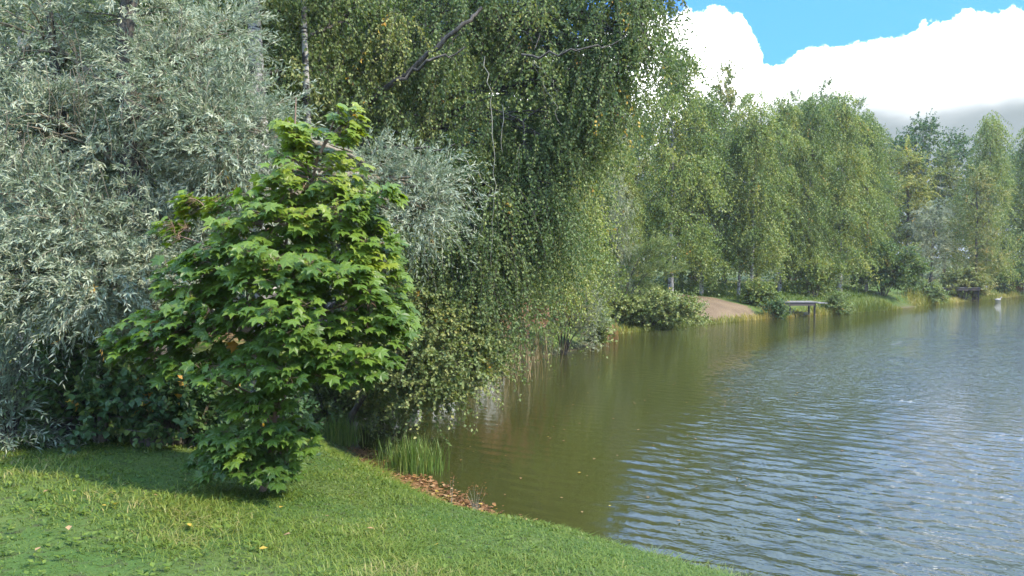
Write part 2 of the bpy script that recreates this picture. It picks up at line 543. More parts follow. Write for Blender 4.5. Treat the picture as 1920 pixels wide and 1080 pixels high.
gx = np.concatenate([geo(-14, -420, -.5, 1.14)[::-1], axis_pts([(-14, -8, .4), (-8, 5, .16), (5, 50, .6)]), geo(49.6, 420, .6, 1.14)])
gy = np.concatenate([geo(1.6, 420, .4, 1.2)[::-1] * -1 + 3.0, axis_pts([(1.6, 14, .16), (14, 30, .3), (30, 76, .55)]), geo(75.5, 500, .6, 1.14)])
gy = np.unique(np.round(gy, 4))
GX, GY = np.meshgrid(gx, gy)
SD = shore_dist(GX, GY)
GZ = ground_z(GX, GY, SD)
nx, ny = len(gx), len(gy)
i = np.arange(ny - 1)[:, None] * nx + np.arange(nx - 1)[None]
F = np.stack([i, i + 1, i + nx + 1, i + nx], -1).reshape(-1, 4)

mg, nt = new_mat('ground')
pos = nt.n('ShaderNodeNewGeometry').outputs['Position']
sand = nt.n('ShaderNodeAttribute', attribute_name='sand').outputs['Fac']
litter = nt.n('ShaderNodeAttribute', attribute_name='litter').outputs['Fac']
edge = nt.n('ShaderNodeAttribute', attribute_name='edge').outputs['Fac']
nA, nB, nC = nt.noise(pos, 1.1, 5.0), nt.noise(pos, 9.0, 5.0, .65), nt.noise(pos, 40.0, 4.0, .7)
gcol = nt.mix(nt.ramp01(nA, .35, .65), (.048, .090, .018, 1), (.080, .110, .026, 1))
gcol = nt.mix(nt.ramp01(nB, .5, .7), gcol, (.045, .050, .020, 1))
lcol = nt.mix(nt.ramp01(nB, .4, .6), (.085, .062, .035, 1), (.20, .14, .075, 1))
lcol = nt.mix(nt.ramp01(nC, .52, .6), lcol, (.30, .21, .11, 1))
lf = nt.ramp01(nt.math('ADD', litter, nt.math('MULTIPLY', nt.math('SUBTRACT', nB, .5), .9)), .35, .65)
gcol = nt.mix(lf, gcol, lcol)
scol = nt.mix(nt.ramp01(nA, .35, .7), (.145, .105, .062, 1), (.105, .075, .046, 1))
scol = nt.mix(nt.ramp01(nC, .5, .7), scol, (.26, .195, .14, 1))
sf = nt.ramp01(nt.math('ADD', sand, nt.math('MULTIPLY', nt.math('SUBTRACT', nB, .5), .6)), .4, .6)
gcol = nt.mix(sf, gcol, scol)
gcol = nt.mix(edge, gcol, nt.mix(nB, (.06, .045, .028, 1), (.13, .095, .06, 1)))
p = nt.n('ShaderNodeBsdfPrincipled')
nt.put(p.inputs['Base Color'], gcol)
p.inputs['Roughness'].default_value = .95
p.inputs['Specular IOR Level'].default_value = .15
bp = nt.n('ShaderNodeBump')
bp.inputs['Strength'].default_value = .7; bp.inputs['Distance'].default_value = .05
nt.put(bp.inputs['Height'], nt.math('ADD', nB, nt.math('MULTIPLY', nC, .4)))
nt.put(p.inputs['Normal'], bp.outputs[0])
finish(nt, p.outputs[0])

mb = MB()
mb.add(np.stack([GX.ravel(), GY.ravel(), GZ], 1), F)
ground = tag(mb.build('ground', mg, None, True), kind='structure')
def blob(cx, cy, rx, ry, rot=0.0):
    c, s = math.cos(rot), math.sin(rot)
    dx, dy = GX.ravel() - cx, GY.ravel() - cy
    q = ((dx * c + dy * s) / rx) ** 2 + ((-dx * s + dy * c) / ry) ** 2
    return np.clip(1.25 - q, 0, 1)
sandv = np.maximum(blob(10.6, 41.2, 3.2, 2.0, .75), blob(9.9, 43.0, 2.0, 2.8, .6))
sandv = np.maximum(sandv, blob(31, 59.5, 2.6, 1.6, .6))
litv = np.clip((SD - 3.0) / 3.0, 0, 1) * (GY.ravel() > 8.6) * .75 * np.clip((GY.ravel() - 8.3) / 3, 0, 1)
litv = np.where(GY.ravel() > 33, litv * .55, litv)
edgev = np.clip(1 - SD / .55, 0, 1)
for nm, val in (('sand', sandv), ('litter', litv), ('edge', edgev)):
    at = ground.data.attributes.new(nm, 'FLOAT', 'POINT')
    at.data.foreach_set('value', val.astype(np.float32))

# ------------------------------------------------------------------ water
wx = np.concatenate([axis_pts([(-3.6, 8, .06)]), geo(7.98, 110, .063, 1.05)])
wy = [4.4]
while wy[-1] < 95:
    wy.append(wy[-1] + max(.036, .0052 * wy[-1]))
wy = np.array(wy)
WX, WY = np.meshgrid(wx, wy)
rw = np.random.default_rng(11)
h = np.zeros_like(WX)
sdw = -shore_dist(WX, WY).reshape(WX.shape)
lee = np.interp(WY, [3, 8.3, 13.2, 21.4, 30, 41, 60, 95], [.3, .6, 1.4, 4.2, 8.5, 16.5, 33, 60])      # wind shadow of the trees on the bank
calm = np.clip((WX - lee) / (.6 + .11 * WY), 0, 1)
calm = .16 + .84 * calm * calm * (3 - 2 * calm)
patch = .9 + .3 * np.sin(WX * .33 + WY * .21 + 1.0) * np.sin(WX * .12 - WY * .27) + .22 * np.sin(WX * 1.1 - WY * .5) * np.sin(WX * .4 + WY * .83 + 2)
for j in range(46):
    lam = .10 * (4.6) ** (j / 45.0)
    ang = R(54) + rw.normal(0, R(13)) if j % 5 else rw.uniform(0, 6.28)
    kx, ky = math.cos(ang) * 2 * math.pi / lam, math.sin(ang) * 2 * math.pi / lam
    ph = rw.uniform(0, 6.28)
    slope = .043 * (.55 + .9 * math.exp(-((math.log(lam / .25)) / .45) ** 2))
    am = slope * lam / (2 * math.pi)
    res = np.clip(lam / (3.0 * np.maximum(.036, .0050 * WY)) - .6, 0, 1)
    warp = .35 * np.sin(WX * .7 + j) + .3 * np.sin(WY * .55 - j * 1.7)
    h += am * res * np.sin(kx * WX + ky * WY + ph + warp)
h *= calm * patch
mwt, nt = new_mat('pond_water')
pos = nt.n('ShaderNodeNewGeometry').outputs['Position']
calm_at = nt.n('ShaderNodeAttribute', attribute_name='calm').outputs['Fac']
rot = nt.vmap(pos, (1, 1, 1), (0, 0, 0), (0, 0, R(36)))
b1 = nt.noise(nt.vmap(rot, (1.0, 2.6, 1)), 2.6, 3.0, .6)
b2 = nt.noise(nt.vmap(rot, (1.0, 2.2, 1)), 9.0, 2.0, .5)
far = nt.n('ShaderNodeSeparateXYZ'); nt.put(far.inputs[0], pos)
hgt = nt.math('ADD', nt.math('MULTIPLY', b1, nt.math('MULTIPLY', nt.ramp01(far.outputs[1], 11, 30), .11)), nt.math('MULTIPLY', b2, .010))
hgt = nt.math('MULTIPLY', hgt, calm_at)
bp = nt.n('ShaderNodeBump')
bp.inputs['Strength'].default_value = 1.0; bp.inputs['Distance'].default_value = 1.0
nt.put(bp.inputs['Height'], hgt)
p = nt.n('ShaderNodeBsdfPrincipled')
wn = nt.noise(pos, .35, 3.0)
nt.put(p.inputs['Base Color'], nt.mix(wn, (.0275, .0295, .0070, 1), (.035, .036, .0092, 1)))
p.inputs['Roughness'].default_value = .012
p.inputs['IOR'].default_value = 1.40
nt.put(p.inputs['Normal'], bp.outputs[0])
finish(nt, p.outputs[0])
mb = MB()
nx, ny = len(wx), len(wy)
i = np.arange(ny - 1)[:, None] * nx + np.arange(nx - 1)[None]
mb.add(np.stack([WX.ravel(), WY.ravel(), h.ravel()], 1), np.stack([i, i + 1, i + nx + 1, i + nx], -1).reshape(-1, 4))
water = tag(mb.build('pond_water', mwt, None, True), kind='structure')
at = water.data.attributes.new('calm', 'FLOAT', 'POINT')
at.data.foreach_set('value', calm.astype(np.float32).ravel())
# ------------------------------------------------------------------ near trees
ST_WILLOW = dict(L=.42, sag=.28, k=20, leaf=.08, mode='along', tmpl=LANCE, clump=.29, flat=.8, rise=1.1, v=.50, vs=.2, twig_r=.0028, up=.22, every=2)
ST_BIRCH = dict(L=.85, sag=.22, hangdir=1.15, k=36, leaf=.06, mode='hang', tmpl=KITE, clump=.33, flat=.7, rise=.9, v=.45, vs=.15, twig_r=.0022, sway=.07)


def lob(base, items, ncl, nsp):
    """lobes given as (pixel u, v, depth m, half width px, half height px, half depth m[, density])"""
    out = []
    for it in items:
        u, v, Yd, ru, rv, ry = it[:6]
        dn = it[6] if len(it) > 6 else 1.0
        out.append((P(u, v, Yd) - base, (ru / FPX * Yd, ry, rv / FPX * Yd), max(3, int(ncl * dn)), nsp))
    return out


def on_ground(x, y, sink=.06):
    return np.array([x, y, gz(x, y) - sink])


# silver willow on the lawn's edge
rng = np.random.default_rng(21)
b = on_ground(-3.85, 8.55)
root = tag(empty('silver_willow', b), 'large silver-leaved willow overhanging the lawn beside the young maple', 'tree')
trunk = np.array([[0, 0, 0], [.02, .03, .8], [-.05, .05, 1.8], [-.25, .1, 3.0], [-.3, .1, 4.4], [-.1, .15, 6.0], [.1, .2, 7.6]])
items = [(70, 70, 8.9, 150, 130, .9), (250, 40, 9.1, 150, 120, .9), (390, 90, 9.4, 90, 110, .8, .7), (440, 250, 8.6, 95, 90, .6), (340, 170, 8.8, 110, 90, .7),
         (110, 230, 8.4, 130, 100, .7), (250, 300, 8.7, 110, 90, .7), (60, 400, 8.2, 110, 90, .6), (180, 440, 8.3, 100, 80, .6), (300, 440, 8.6, 90, 80, .6, .8),
         (60, 510, 8.0, 100, 60, .6), (180, 530, 8.0, 90, 50, .5), (270, 510, 8.4, 70, 50, .5, .7), (90, 555, 8.1, 100, 30, .5, .6), (430, 380, 9.1, 90, 80, .6, .7),
         (170, -130, 9.6, 260, 130, 1.2, 1.2), (-120, 250, 9.0, 120, 260, 1.0, 1.2), (-110, 480, 8.6, 100, 100, .8, .8),
         (775, 350, 9.9, 65, 25, .35, .5), (750, 410, 9.8, 35, 30, .3, .25), (815, 390, 9.9, 30, 20, .25, .2), (710, 320, 9.9, 40, 25, .3, .3),
         (170, 700, 9.8, 90, 30, .4, .2)]


def willow_extra(br, lv):
    rr = np.random.default_rng(3)
    for s in range(5):
        a0 = P(235 + s * 3, 183 + s * 2, 8.1) - b
        c0 = P(260 + s * 14 - (40 if s == 1 else 0), 245 - s * 7, 8.0) - b
        tube(br, bez(a0, (a0 + c0) / 2 + rr.normal(0, .04, 3), c0, 6), np.linspace(.009, .003, 6), 4, .5)
    for u0, v0, du, dv, nn in ((165, 120, 40, 110, 40), (90, 270, 50, 80, 30), (30, 240, 30, 90, 24), (345, 60, 30, 70, 20), (200, 330, 50, 90, 30), (60, 480, 40, 70, 20)):
        for _ in range(nn // 2):     # bare hanging shoots
            a0 = P(u0 + rr.normal(0, du * 1.1), v0 + rr.normal(0, 35), 8.0 + rr.uniform(-.3, .4)) - b
            c0 = a0 + np.array([rr.normal(0, .12), rr.normal(0, .08), -dv / FPX * 8.2 * rr.uniform(.5, 1.2)])
            tube(br, bez(a0, (a0 + c0) / 2 + rr.normal(0, .07, 3) + np.array([0, -.04, .06]), c0, 6), np.linspace(.0045, .0015, 6), 3, .5, False)


YELLOW[0] = .002
grow(rng, trunk, .19, [(c, (r[0] * .85, r[1] * .85, r[2] * .85), n1, n2) for c, r, n1, n2 in lob(b, items, 20, 25)], ST_WILLOW, M['bark'], M['willow'], root, M['willow_twig'], .045, extra=willow_extra)

# second, shaded stem of willow further along the lawn's edge
rng = np.random.default_rng(22)
b = on_ground(-4.95, 8.75)
root = tag(empty('silver_willow', b), 'dark-stemmed willow with low shaded shoots at the edge of the lawn, away from the maple', 'tree')
trunk = np.array([[0, 0, 0], [.05, .02, .7], [.18, .05, 1.5], [.1, .1, 2.6], [-.1, .2, 4.0], [-.3, .3, 5.6]])
items = [(20, 330, 9.9, 120, 120, .7), (10, 130, 10, 120, 120, .8), (0, 560, 9.5, 100, 90, .5, .6)]
grow(rng, trunk, .16, lob(b, items, 22, 15), ST_WILLOW, M['bark'], M['willow'], root, M['willow_twig'], .04)

# the big weeping birch over the water
rng = np.random.default_rng(31)
b = on_ground(-3.7, 14.6)
root = tag(empty('weeping_birch', b), 'tall weeping birch whose long leafy strands hang low over the pond', 'tree')
trunk = np.array([[0, 0, 0], [.12, 0, 1.5], [.4, -.05, 3.2], [.7, -.1, 4.8], [1.1, -.15, 6.4], [1.5, -.2, 8.2], [1.7, -.2, 10.5]])
items = [(1130, 40, 13.5, 80, 80, .9), (1205, 70, 13.4, 45, 60, .6, .55), (1180, -60, 13.6, 90, 80, .8, 1.3), (1170, 110, 13.5, 60, 60, .7, 1.0), (800, -20, 13.6, 160, 60, .9, 1.6), (960, -10, 13.8, 120, 60, .9, 1.3), (1010, 70, 13.4, 100, 100, 1.0), (880, 60, 13.3, 110, 110, 1.0), (740, 70, 13.4, 100, 110, 1.0),
         (1100, 170, 13.7, 75, 70, .9), (980, 230, 13.3, 90, 90, .9), (850, 240, 13.5, 110, 110, .9), (730, 220, 13.9, 90, 100, .9), (1060, 290, 13.8, 60, 70, .8),
         (1010, 390, 13.6, 80, 80, .9), (890, 400, 13.2, 100, 90, .8), (780, 400, 13.8, 100, 100, .8), (1025, 420, 14.0, 40, 50, .6, .7),
         (920, 480, 13.3, 70, 60, .7), (840, 530, 13.4, 80, 70, .7), (740, 560, 13.8, 80, 90, .8), (975, 470, 14.2, 45, 45, .6, .6), (880, 530, 13.2, 45, 40, .6, .8),
         (720, 620, 13.3, 60, 60, .6, .7),
         (980, -140, 14.2, 300, 130, 1.5, 2.2)]


def birch_extra(br, lv):
    for pts, r in (([(640, 235, 13.6), (690, 198, 12.8), (770, 132, 12.35), (865, 55, 12.2), (900, 20, 12.3)], (.058, .026)), ([(660, 200, 13.7), (630, 150, 13.2), (585, 100, 13.0)], (.05, .02)),
                   ([(745, 160, 12.1), (800, 118, 11.9), (870, 95, 11.9)], (.03, .012)), ([(640, 260, 13.5), (760, 280, 12.2), (850, 275, 12.0)], (.03, .012)), ([(980, 112, 12.3), (1070, 100, 12.1), (1165, 78, 12.2)], (.022, .008))):
        q = np.array([P(*t) for t in pts]) - b
        tq = np.linspace(0, len(q) - 1, 4 * len(q))
        q = np.stack([np.interp(tq, np.arange(len(q)), q[:, i]) for i in range(3)], 1) + np.random.default_rng(4).normal(0, .028, (4 * len(q), 3))
        tube(br, q, np.linspace(r[0], r[1], len(q)), 7, .5)


YELLOW[0] = .010
crown = grow(rng, trunk, .21, lob(b, items, 16, 14), ST_BIRCH, M['birch_bark'], M['birch'], root, M['bark'], .04, extra=birch_extra)
dead = [[(985, 112, 12.6), (1040, 106, 12.55), (1085, 96, 12.5)], [(1000, 118, 12.5), (1018, 160, 12.4), (1038, 196, 12.35), (1050, 232, 12.3)], [(1000, 118, 12.5), (1030, 150, 12.4), (1042, 180, 12.4)],
        [(908, 110, 12.5), (918, 190, 12.4), (928, 290, 12.3), (926, 400, 12.3), (922, 500, 12.3)], [(855, 295, 12.4), (900, 330, 12.3), (925, 365, 12.3)], [(944, 200, 12.5), (941, 290, 12.4)]]
for q in dead:
    m_ = MB()
    q = np.array([P(*t) for t in q]) - b
    tq = np.linspace(0, len(q) - 1, 4 * len(q))
    q = np.stack([np.interp(tq, np.arange(len(q)), q[:, i]) for i in range(3)], 1) + rng.normal(0, .022, (4 * len(q), 3))
    tube(m_, q, np.linspace(.0075, .0025, len(q)), 5)
    m_.build('dead_branch', M['dead'], root, True)

# leafy alder leaning from the bank over the water
b = on_ground(-2.75, 13.0)
rng = np.random.default_rng(35)
root = tag(empty('leaning_alder', b), 'low leafy alder leaning from the bank over the water below the weeping birch', 'shrub')
ST_AL = dict(L=.42, sag=.3, k=16, leaf=.068, mode='spread', tmpl=KITE, clump=.26, flat=.75, rise=.5, v=.62, vs=.16, twig_r=.003, up=.1)
items = [(800, 610, 12.3, 65, 40, .5), (870, 635, 12.5, 55, 40, .5), (770, 670, 12.0, 55, 45, .45), (850, 690, 12.2, 50, 35, .4), (905, 670, 12.6, 28, 28, .35, .6), (800, 735, 11.9, 40, 32, .35, .8),
         (750, 600, 12.6, 50, 45, .4, .8), (720, 690, 12.3, 40, 50, .4, .7), (790, 560, 12.8, 50, 35, .4, .7)]
YELLOW[0] = .008
grow(rng, np.array([[0, 0, 0], [.15, -.1, .5], [.5, -.3, 1.0], [.9, -.5, 1.4]]), .07, lob(b, items, 20, 13), ST_AL, M['bark'], M['birch'], root, M['twig'], .03)
# birches behind the maple
ST_B2 = dict(ST_BIRCH, L=.7, hangdir=.8, k=28, v=.52, leaf=.064)


def birch_behind(name, label, base, ups, r0, items, ncl, nsp, seed, mat='birch', st=ST_B2):
    rng = np.random.default_rng(seed)
    root = tag(empty(name, base), label, 'tree')
    grow(rng, np.array(ups) - base, r0, lob(base, items, ncl, nsp), st, M['birch_bark'], M[mat], root, M['bark'], .04)


b = on_ground(-3.55, 11.6)
birch_behind('birch_tree', 'old birch with a thick white trunk standing right behind the young maple', b,
             [b, P(502, 690, 11.5), P(500, 560, 11.5), P(494, 400, 11.5), P(489, 250, 11.5), P(484, 100, 11.4), P(478, -60, 11.4), P(474, -260, 11.4)], .235,
             [(440, 30, 12.4, 60, 70, .5, .7), (545, 40, 12.4, 70, 70, .6, .8), (480, -100, 11.4, 150, 100, 1.0, 1.3), (640, 150, 12.6, 50, 70, .5, .7), (540, 160, 12.2, 60, 80, .5, .6),
              (560, 330, 12.4, 90, 90, .6, .8), (640, 420, 12.4, 80, 110, .6, .9), (420, 180, 12.4, 60, 90, .5, .6)], 17, 14, 41)
b = on_ground(-3.35, 13.6)
birch_behind('birch_tree', 'slim white birch stem between the thick birch and the weeping birch', b,
             [b, P(588, 560, 13.2), P(584, 400, 12.6), P(579, 260, 12.0), P(576, 120, 11.7), P(572, -60, 11.7), P(570, -200, 11.7)], .10,
             [(660, 40, 12.6, 60, 90, .6, .8), (600, -120, 12.4, 120, 80, .6, 1.0), (680, 300, 13.6, 70, 110, .6, .9), (700, 500, 13.6, 60, 110, .6, .9)], 16, 13, 42)
b = on_ground(-6.95, 11.4)
birch_behind('birch_tree', 'slim birch growing behind the silver willow, its top over the willow crown', b,
             [b, P(38, 560, 11.2), P(40, 400, 11.2), P(44, 200, 11.1), P(48, 60, 11.1), P(50, -180, 11.1)], .105,
             [(40, -60, 11, 150, 120, 1, 1.0), (180, 330, 12, 160, 130, .6, 1.0), (330, 300, 12.2, 110, 130, .6, 1.0)], 15, 13, 43)
b = on_ground(.35, 26.3)
ST_B3 = dict(ST_BIRCH, L=1.4, leaf=.085, k=28, clump=.5, v=.68, vs=.12)
birch_behind('weeping_birch', 'pale green weeping birch behind the big one, hanging over the bank shrubs', b,
             [b, b + np.array([.2, -.1, 2.5]), b + np.array([.5, -.4, 5]), b + np.array([.8, -.6, 8]), b + np.array([.9, -.6, 10.5])], .17,
             [(1085, 250, 24.6, 40, 60, 1.0), (1050, 330, 24.2, 50, 60, 1.0), (1080, 400, 24.2, 25, 50, .8, .8), (1040, 430, 23.6, 45, 50, .9), (1060, 480, 23.6, 25, 30, .7, .7),
              (1000, 500, 22.8, 35, 30, .8, .7), (1060, 180, 25, 60, 60, 1.0)], 15, 13, 44, 'birch_far', ST_B3)

# ------------------------------------------------------------------ trees of the far bank and the wood behind
rng = np.random.default_rng(61)


def stacked(rng, H, z0, rmax, zmax, n, ncl, nsp, squash=.75, pw=1.6):
    out = []
    for i in range(n):
        z = z0 + (H - z0) * ((i + .5) / n)
        f = (z - z0) / (H - z0)
        r = rmax * math.sin(math.pi * min(1, (f * (1 - zmax) + zmax * .55) * .98 + .06)) if f < .5 else rmax * (1 - ((f - .45) / .58) ** pw)
        r = max(r, .35)
        an = i * 2.4 + rng.uniform(-.5, .5)
        o = r * rng.uniform(.3, .62)
        out.append(((math.cos(an) * o, math.sin(an) * o, z), (r * .62, r * .62, max(.6, (H - z0) / n * 1.7 * squash)), ncl, nsp))
    return out


def proto(name, label, H, r0, lobes, st, bark, leaf, seed, lean=.0, group=None, twig='twig', y=.006):
    YELLOW[0] = y
    rng = np.random.default_rng(seed)
    root = tag(empty(name, (0, 0, 0)), label, 'tree', group)
    n = 8
    t = np.linspace(0, 1, n)
    tr = np.stack([lean * t * H + rng.normal(0, .05, n) * t * 2, rng.normal(0, .05, n) * t * 2, t * H * .97], 1)
    grow(rng, tr, r0, [((c[0] + lean * c[2], c[1], c[2]), r, a_, b_) for c, r, a_, b_ in lobes], st, M[bark], M[leaf], root, M[twig], .03)
    return root


ST_FB = dict(L=1.25, sag=.25, hangdir=.75, k=24, leaf=.135, mode='hang', tmpl=KITE, clump=.55, flat=.8, rise=1.2, v=.52, vs=.17, twig_r=.006, every=3)
ST_FR = dict(L=.75, sag=.12, k=17, leaf=.17, mode='spread', tmpl=KITE, clump=.6, flat=.7, rise=.8, v=.45, vs=.18, twig_r=.008, every=3, up=.15)
ST_FW = dict(L=.9, sag=.4, k=20, leaf=.22, mode='along', tmpl=LANCE, clump=.55, flat=.7, rise=.9, v=.5, vs=.18, twig_r=.007, every=3)

FB = [proto('birch_tree', '', 13, .13, stacked(rng, 13, 2.2, 2.3, .5, 17, 11, 9), ST_FB, 'birch_bark', 'birch_far', 71),
      proto('birch_tree', '', 12, .10, stacked(rng, 12, 2.6, 1.7, .5, 15, 8, 9), ST_FB, 'birch_bark', 'birch_far', 72, .03),
      proto('birch_tree', '', 12.5, .12, stacked(rng, 12.5, 1.2, 2.1, .5, 17, 11, 9), dict(ST_FB, v=.42), 'birch_bark', 'birch_far', 73, -.02)]
ROUND = proto('broadleaf_tree', '', 11, .18, stacked(rng, 11, 1.6, 3.0, .5, 13, 11, 9, pw=3.2), ST_FR, 'bark', 'alder', 74)
YEL = proto('broadleaf_tree', '', 11, .18, stacked(rng, 11, 2.0, 2.7, .5, 13, 10, 9, pw=3.2), ST_FR, 'bark', 'yellowish', 75, y=.02)
BRN = proto('broadleaf_tree', '', 12, .18, stacked(rng, 12, 2.0, 2.8, .5, 13, 11, 9, pw=3.2), ST_FR, 'bark', 'brownish', 76, y=.004)
SIL = proto('silver_willow', '', 8, .16, stacked(rng, 8, 1.2, 2.4, .5, 11, 10, 9, pw=3.2), ST_FW, 'bark', 'silver_far', 77, .06)
POP = proto('poplar_tree', '', 15, .16, stacked(rng, 15, 4, 1.7, .5, 15, 8, 8), dict(ST_FR, leaf=.15, up=.5, clump=.45), 'bark', 'poplar', 78)
USED = set()


def plant(pr, u, Yd, top_v=None, label='', group=None, rz=0.0, width=1.0, H0=None, x=None):
    """a copy of a prototype tree standing Yd metres ahead; its top reaches photo row top_v"""
    xx = x if x is not None else (u - 960) / FPX * Yd
    z0 = gz(xx, Yd) - .08
    h = HT[pr.name]
    s = (CAM_Z + (HOR - top_v) / FPX * Yd - z0) / h if top_v is not None else 1.0
    if pr.name not in USED:
        USED.add(pr.name)
        o = pr
        o.location, o.rotation_euler, o.scale = (xx, Yd, z0), (0, 0, rz), (s * width, s * width, s)
    else:
        o = dup(pr, (xx, Yd, z0), rz, (s * width, s * width, s))
    o['label'] = label
    if group:
        o['group'] = group
    elif 'group' in o:
        del o['group']
    return o


HT = {FB[0].name: 13, FB[1].name: 12.4, FB[2].name: 12.8, ROUND.name: 11, YEL.name: 11, BRN.name: 12, SIL.name: 8, POP.name: 15}
# along the far bank, from the bank shrubs to the far end of the pond
plant(FB[0], 1258, 43.5, 100, 'tallest birch of the far bank, its white stem rising just behind the bank shrubs', rz=.4, width=1.0)
plant(FB[2], 1315, 46, 172, 'birch with low sunlit branches beside the bare sandy patch', rz=2.0, width=.95)
plant(FB[1], 1385, 46.5, 215, 'slim leaning birch, first of the pair at the edge of the sandy patch', rz=.3, width=.9)
plant(FB[1], 1408, 45.8, 178, 'leaning birch with a thick white foot above the sandy patch, second of the pair', rz=-.25, width=1.0)
plant(FB[0], 1462, 49, 190, 'birch standing directly behind the bare end of the nearer fishing platform', rz=1.6, width=.85)
plant(FB[2], 1515, 49.5, 182, 'full birch behind the posts of the nearer fishing platform', rz=3.9, width=.9)
plant(FB[0], 1575, 51.5, 185, 'broad leafy birch between the nearer fishing platform and the dark bank shrub', rz=5.0, width=.95)
plant(FB[2], 1625, 53.5, 215, 'bright green birch leaning on the dark bank shrub, last of the dense birch row', rz=.9, width=.85)
plant(FB[2], 1848, 66, 218, 'pointed birch rising behind the farther fishing platform', rz=2.4, width=.8)
plant(BRN, 1830, 61.5, 330, 'brownish broadleaf tree leaning over the farther fishing platform', rz=1.2, width=.9)
plant(FB[0], 1925, 70, 245, 'birch at the far end of the pond beside dry reeds', rz=1.1, width=1.0)
plant(SIL, 1745, 66, 380, 'silver-grey willow between the dark bank shrub and the farther platform', rz=.5, width=1.1)
plant(SIL, 1160, 36, 330, 'small pale grey willow among the shrubs beside the pale weeping birch', rz=2.5, width=.42)
plant(YEL, 1700, 72, 285, 'round yellow-green tree in front of the dark crowns at the end of the pond', rz=.2, width=.95)
plant(YEL, 1175, 41, 300, 'yellowing tree squeezed between the pale weeping birch and the tallest birch', rz=1.2, width=.6)
plant(ROUND, 1200, 42, 405, 'low dark green tree in the shade behind the bank shrubs', rz=.9, width=1.05)
plant(ROUND, 1725, 80, 235, 'dark crowned broadleaf tree rising over the round yellow-green tree', rz=3.3, width=.9)
plant(BRN, 1358, 54, 152, 'olive brown tree looking over the birches above the sandy patch', rz=.6, width=.7)
plant(POP, 1490, 66, 188, 'thin bluish poplar top behind the far bank birches', group='poplars behind the birches', rz=.4, width=.9)
plant(POP, 1550, 68, 170, 'thin bluish poplar top behind the far bank birches', group='poplars behind the birches', rz=1.9, width=1.0)
plant(POP, 1605, 69, 205, 'thin bluish poplar top behind the far bank birches', group='poplars behind the birches', rz=3.1, width=1.0)
# the wood behind: its trees differ only in place
rw = np.random.default_rng(88)
woods = [(ROUND, 1300, 60, 215), (ROUND, 1420, 62, 245), (BRN, 1480, 60, 250), (ROUND, 1560, 63, 245), (BRN, 1640, 68, 265), (ROUND, 1665, 75, 270), (ROUND, 1790, 84, 262), (BRN, 1770, 76, 300),
         (ROUND, 1880, 84, 290), (BRN, 1960, 84, 270), (ROUND, 2040, 88, 270), (FB[2], 1985, 76, 255), (ROUND, 1250, 56, 260), (BRN, 1190, 50, 225), (FB[0], 1130, 40, 190),
         (ROUND, 1120, 50, 180), (ROUND, 1040, 38, 160), (FB[2], 1000, 33, 100), (ROUND, 960, 33, -30), (ROUND, 880, 30, -90), (ROUND, 800, 27, -100), (ROUND, 720, 30, -60), (ROUND, 640, 26, -20),
         (ROUND, 560, 28, -60), (BRN, 470, 24, -40), (ROUND, 390, 30, 0), (ROUND, 300, 22, -120), (ROUND, 200, 28, 0), (BRN, 120, 21, -100), (ROUND, 20, 26, 0), (ROUND, -80, 20, -100), (ROUND, -200, 26, 0),
         (ROUND, 760, 22, 120), (ROUND, 330, 17, -260), (ROUND, 640, 21, -220), (ROUND, 180, 16, -260), (FB[0], 860, 24, 60)]
WL = {'ROUND': 'dark broadleaf tree of the wood ', 'BRN': 'olive broadleaf tree of the wood ', 'FB': 'birch standing inside the wood '}


def where(u):
    for lim, t in ((420, 'behind the silver willows'), (700, 'behind the thick white birch and the maple'), (1000, 'behind the big weeping birch'), (1150, 'behind the pale weeping birch'),
                   (1340, 'behind the tallest birch of the far bank'), (1600, 'behind the birches at the nearer fishing platform'), (1720, 'behind the last birches of the dense row'), (1860, 'behind the silver-grey willow and the farther platform')):
        if u < lim:
            return t
    return 'beyond the far end of the pond'



for pr, u, Yd, tv in woods:
    k = 'ROUND' if pr is ROUND else 'BRN' if pr is BRN else 'FB'
    lb_ = WL[k] + where(u)
    plant(pr, u, Yd, tv, lb_, lb_.replace('tree of', 'trees of').replace('birch standing', 'birches'), rz=rw.uniform(0, 6.28), width=rw.uniform(.85, 1.15))

# ------------------------------------------------------------------ shrubs
def shrub(name, label, c, size, st, leaf, seed, n=7, ncl=10, nsp=9, stem='twig', group=None, y=.006, cat='shrub'):
    YELLOW[0] = y
    rng = np.random.default_rng(seed)
    base = np.array([c[0], c[1], max(gz(c[0], c[1]), -.15) - .05])
    root = tag(empty(name, base), label, cat, group)
    br, lv = MB(), MB()
    for i in range(n):
        d = unit(rng.normal(0, 1, 3)) * np.array(size) * rng.uniform(.35, .8)
        ctr = np.array([d[0], d[1], size[2] * rng.uniform(.45, 1.1)])
        tube(br, bez(np.array([d[0] * .15, d[1] * .15, 0]), np.array([d[0] * .5, d[1] * .5, ctr[2] * .8]), ctr, 6), np.linspace(.03, .012, 6), 5, .5)
        for _ in range(ncl):
            q = ctr + unit(rng.normal(0, 1, 3)) * np.array(size) * .5 * rng.uniform(.3, 1)
            q[2] = max(q[2], .12)
            m = max(3, int(nsp * rng.uniform(.6, 1.4)))
            off = unit(rng.normal(0, 1, (m, 3))) * st['clump'] * rng.random((m, 1))
            out = unit(unit(q - np.array([0, 0, size[2] * .5])) * .7 + unit(off) * .5 + np.array([0, 0, st.get('up', .2)]))
            vb = np.clip(rng.normal(st['v'], st['vs']) + rng.normal(0, .05, m), 0, .95)
            sprays(rng, q + off, out, st['L'] * rng.uniform(.5, 1.3, m), st['sag'] * rng.uniform(.5, 1.4, m), st['k'], st['leaf'], lv, br, st['tmpl'], vb, st['twig_r'], st['mode'])
    tag(br.build('stems', M[stem], root, True), kind='stuff')
    lv.build('foliage', M[leaf], root)
    return root


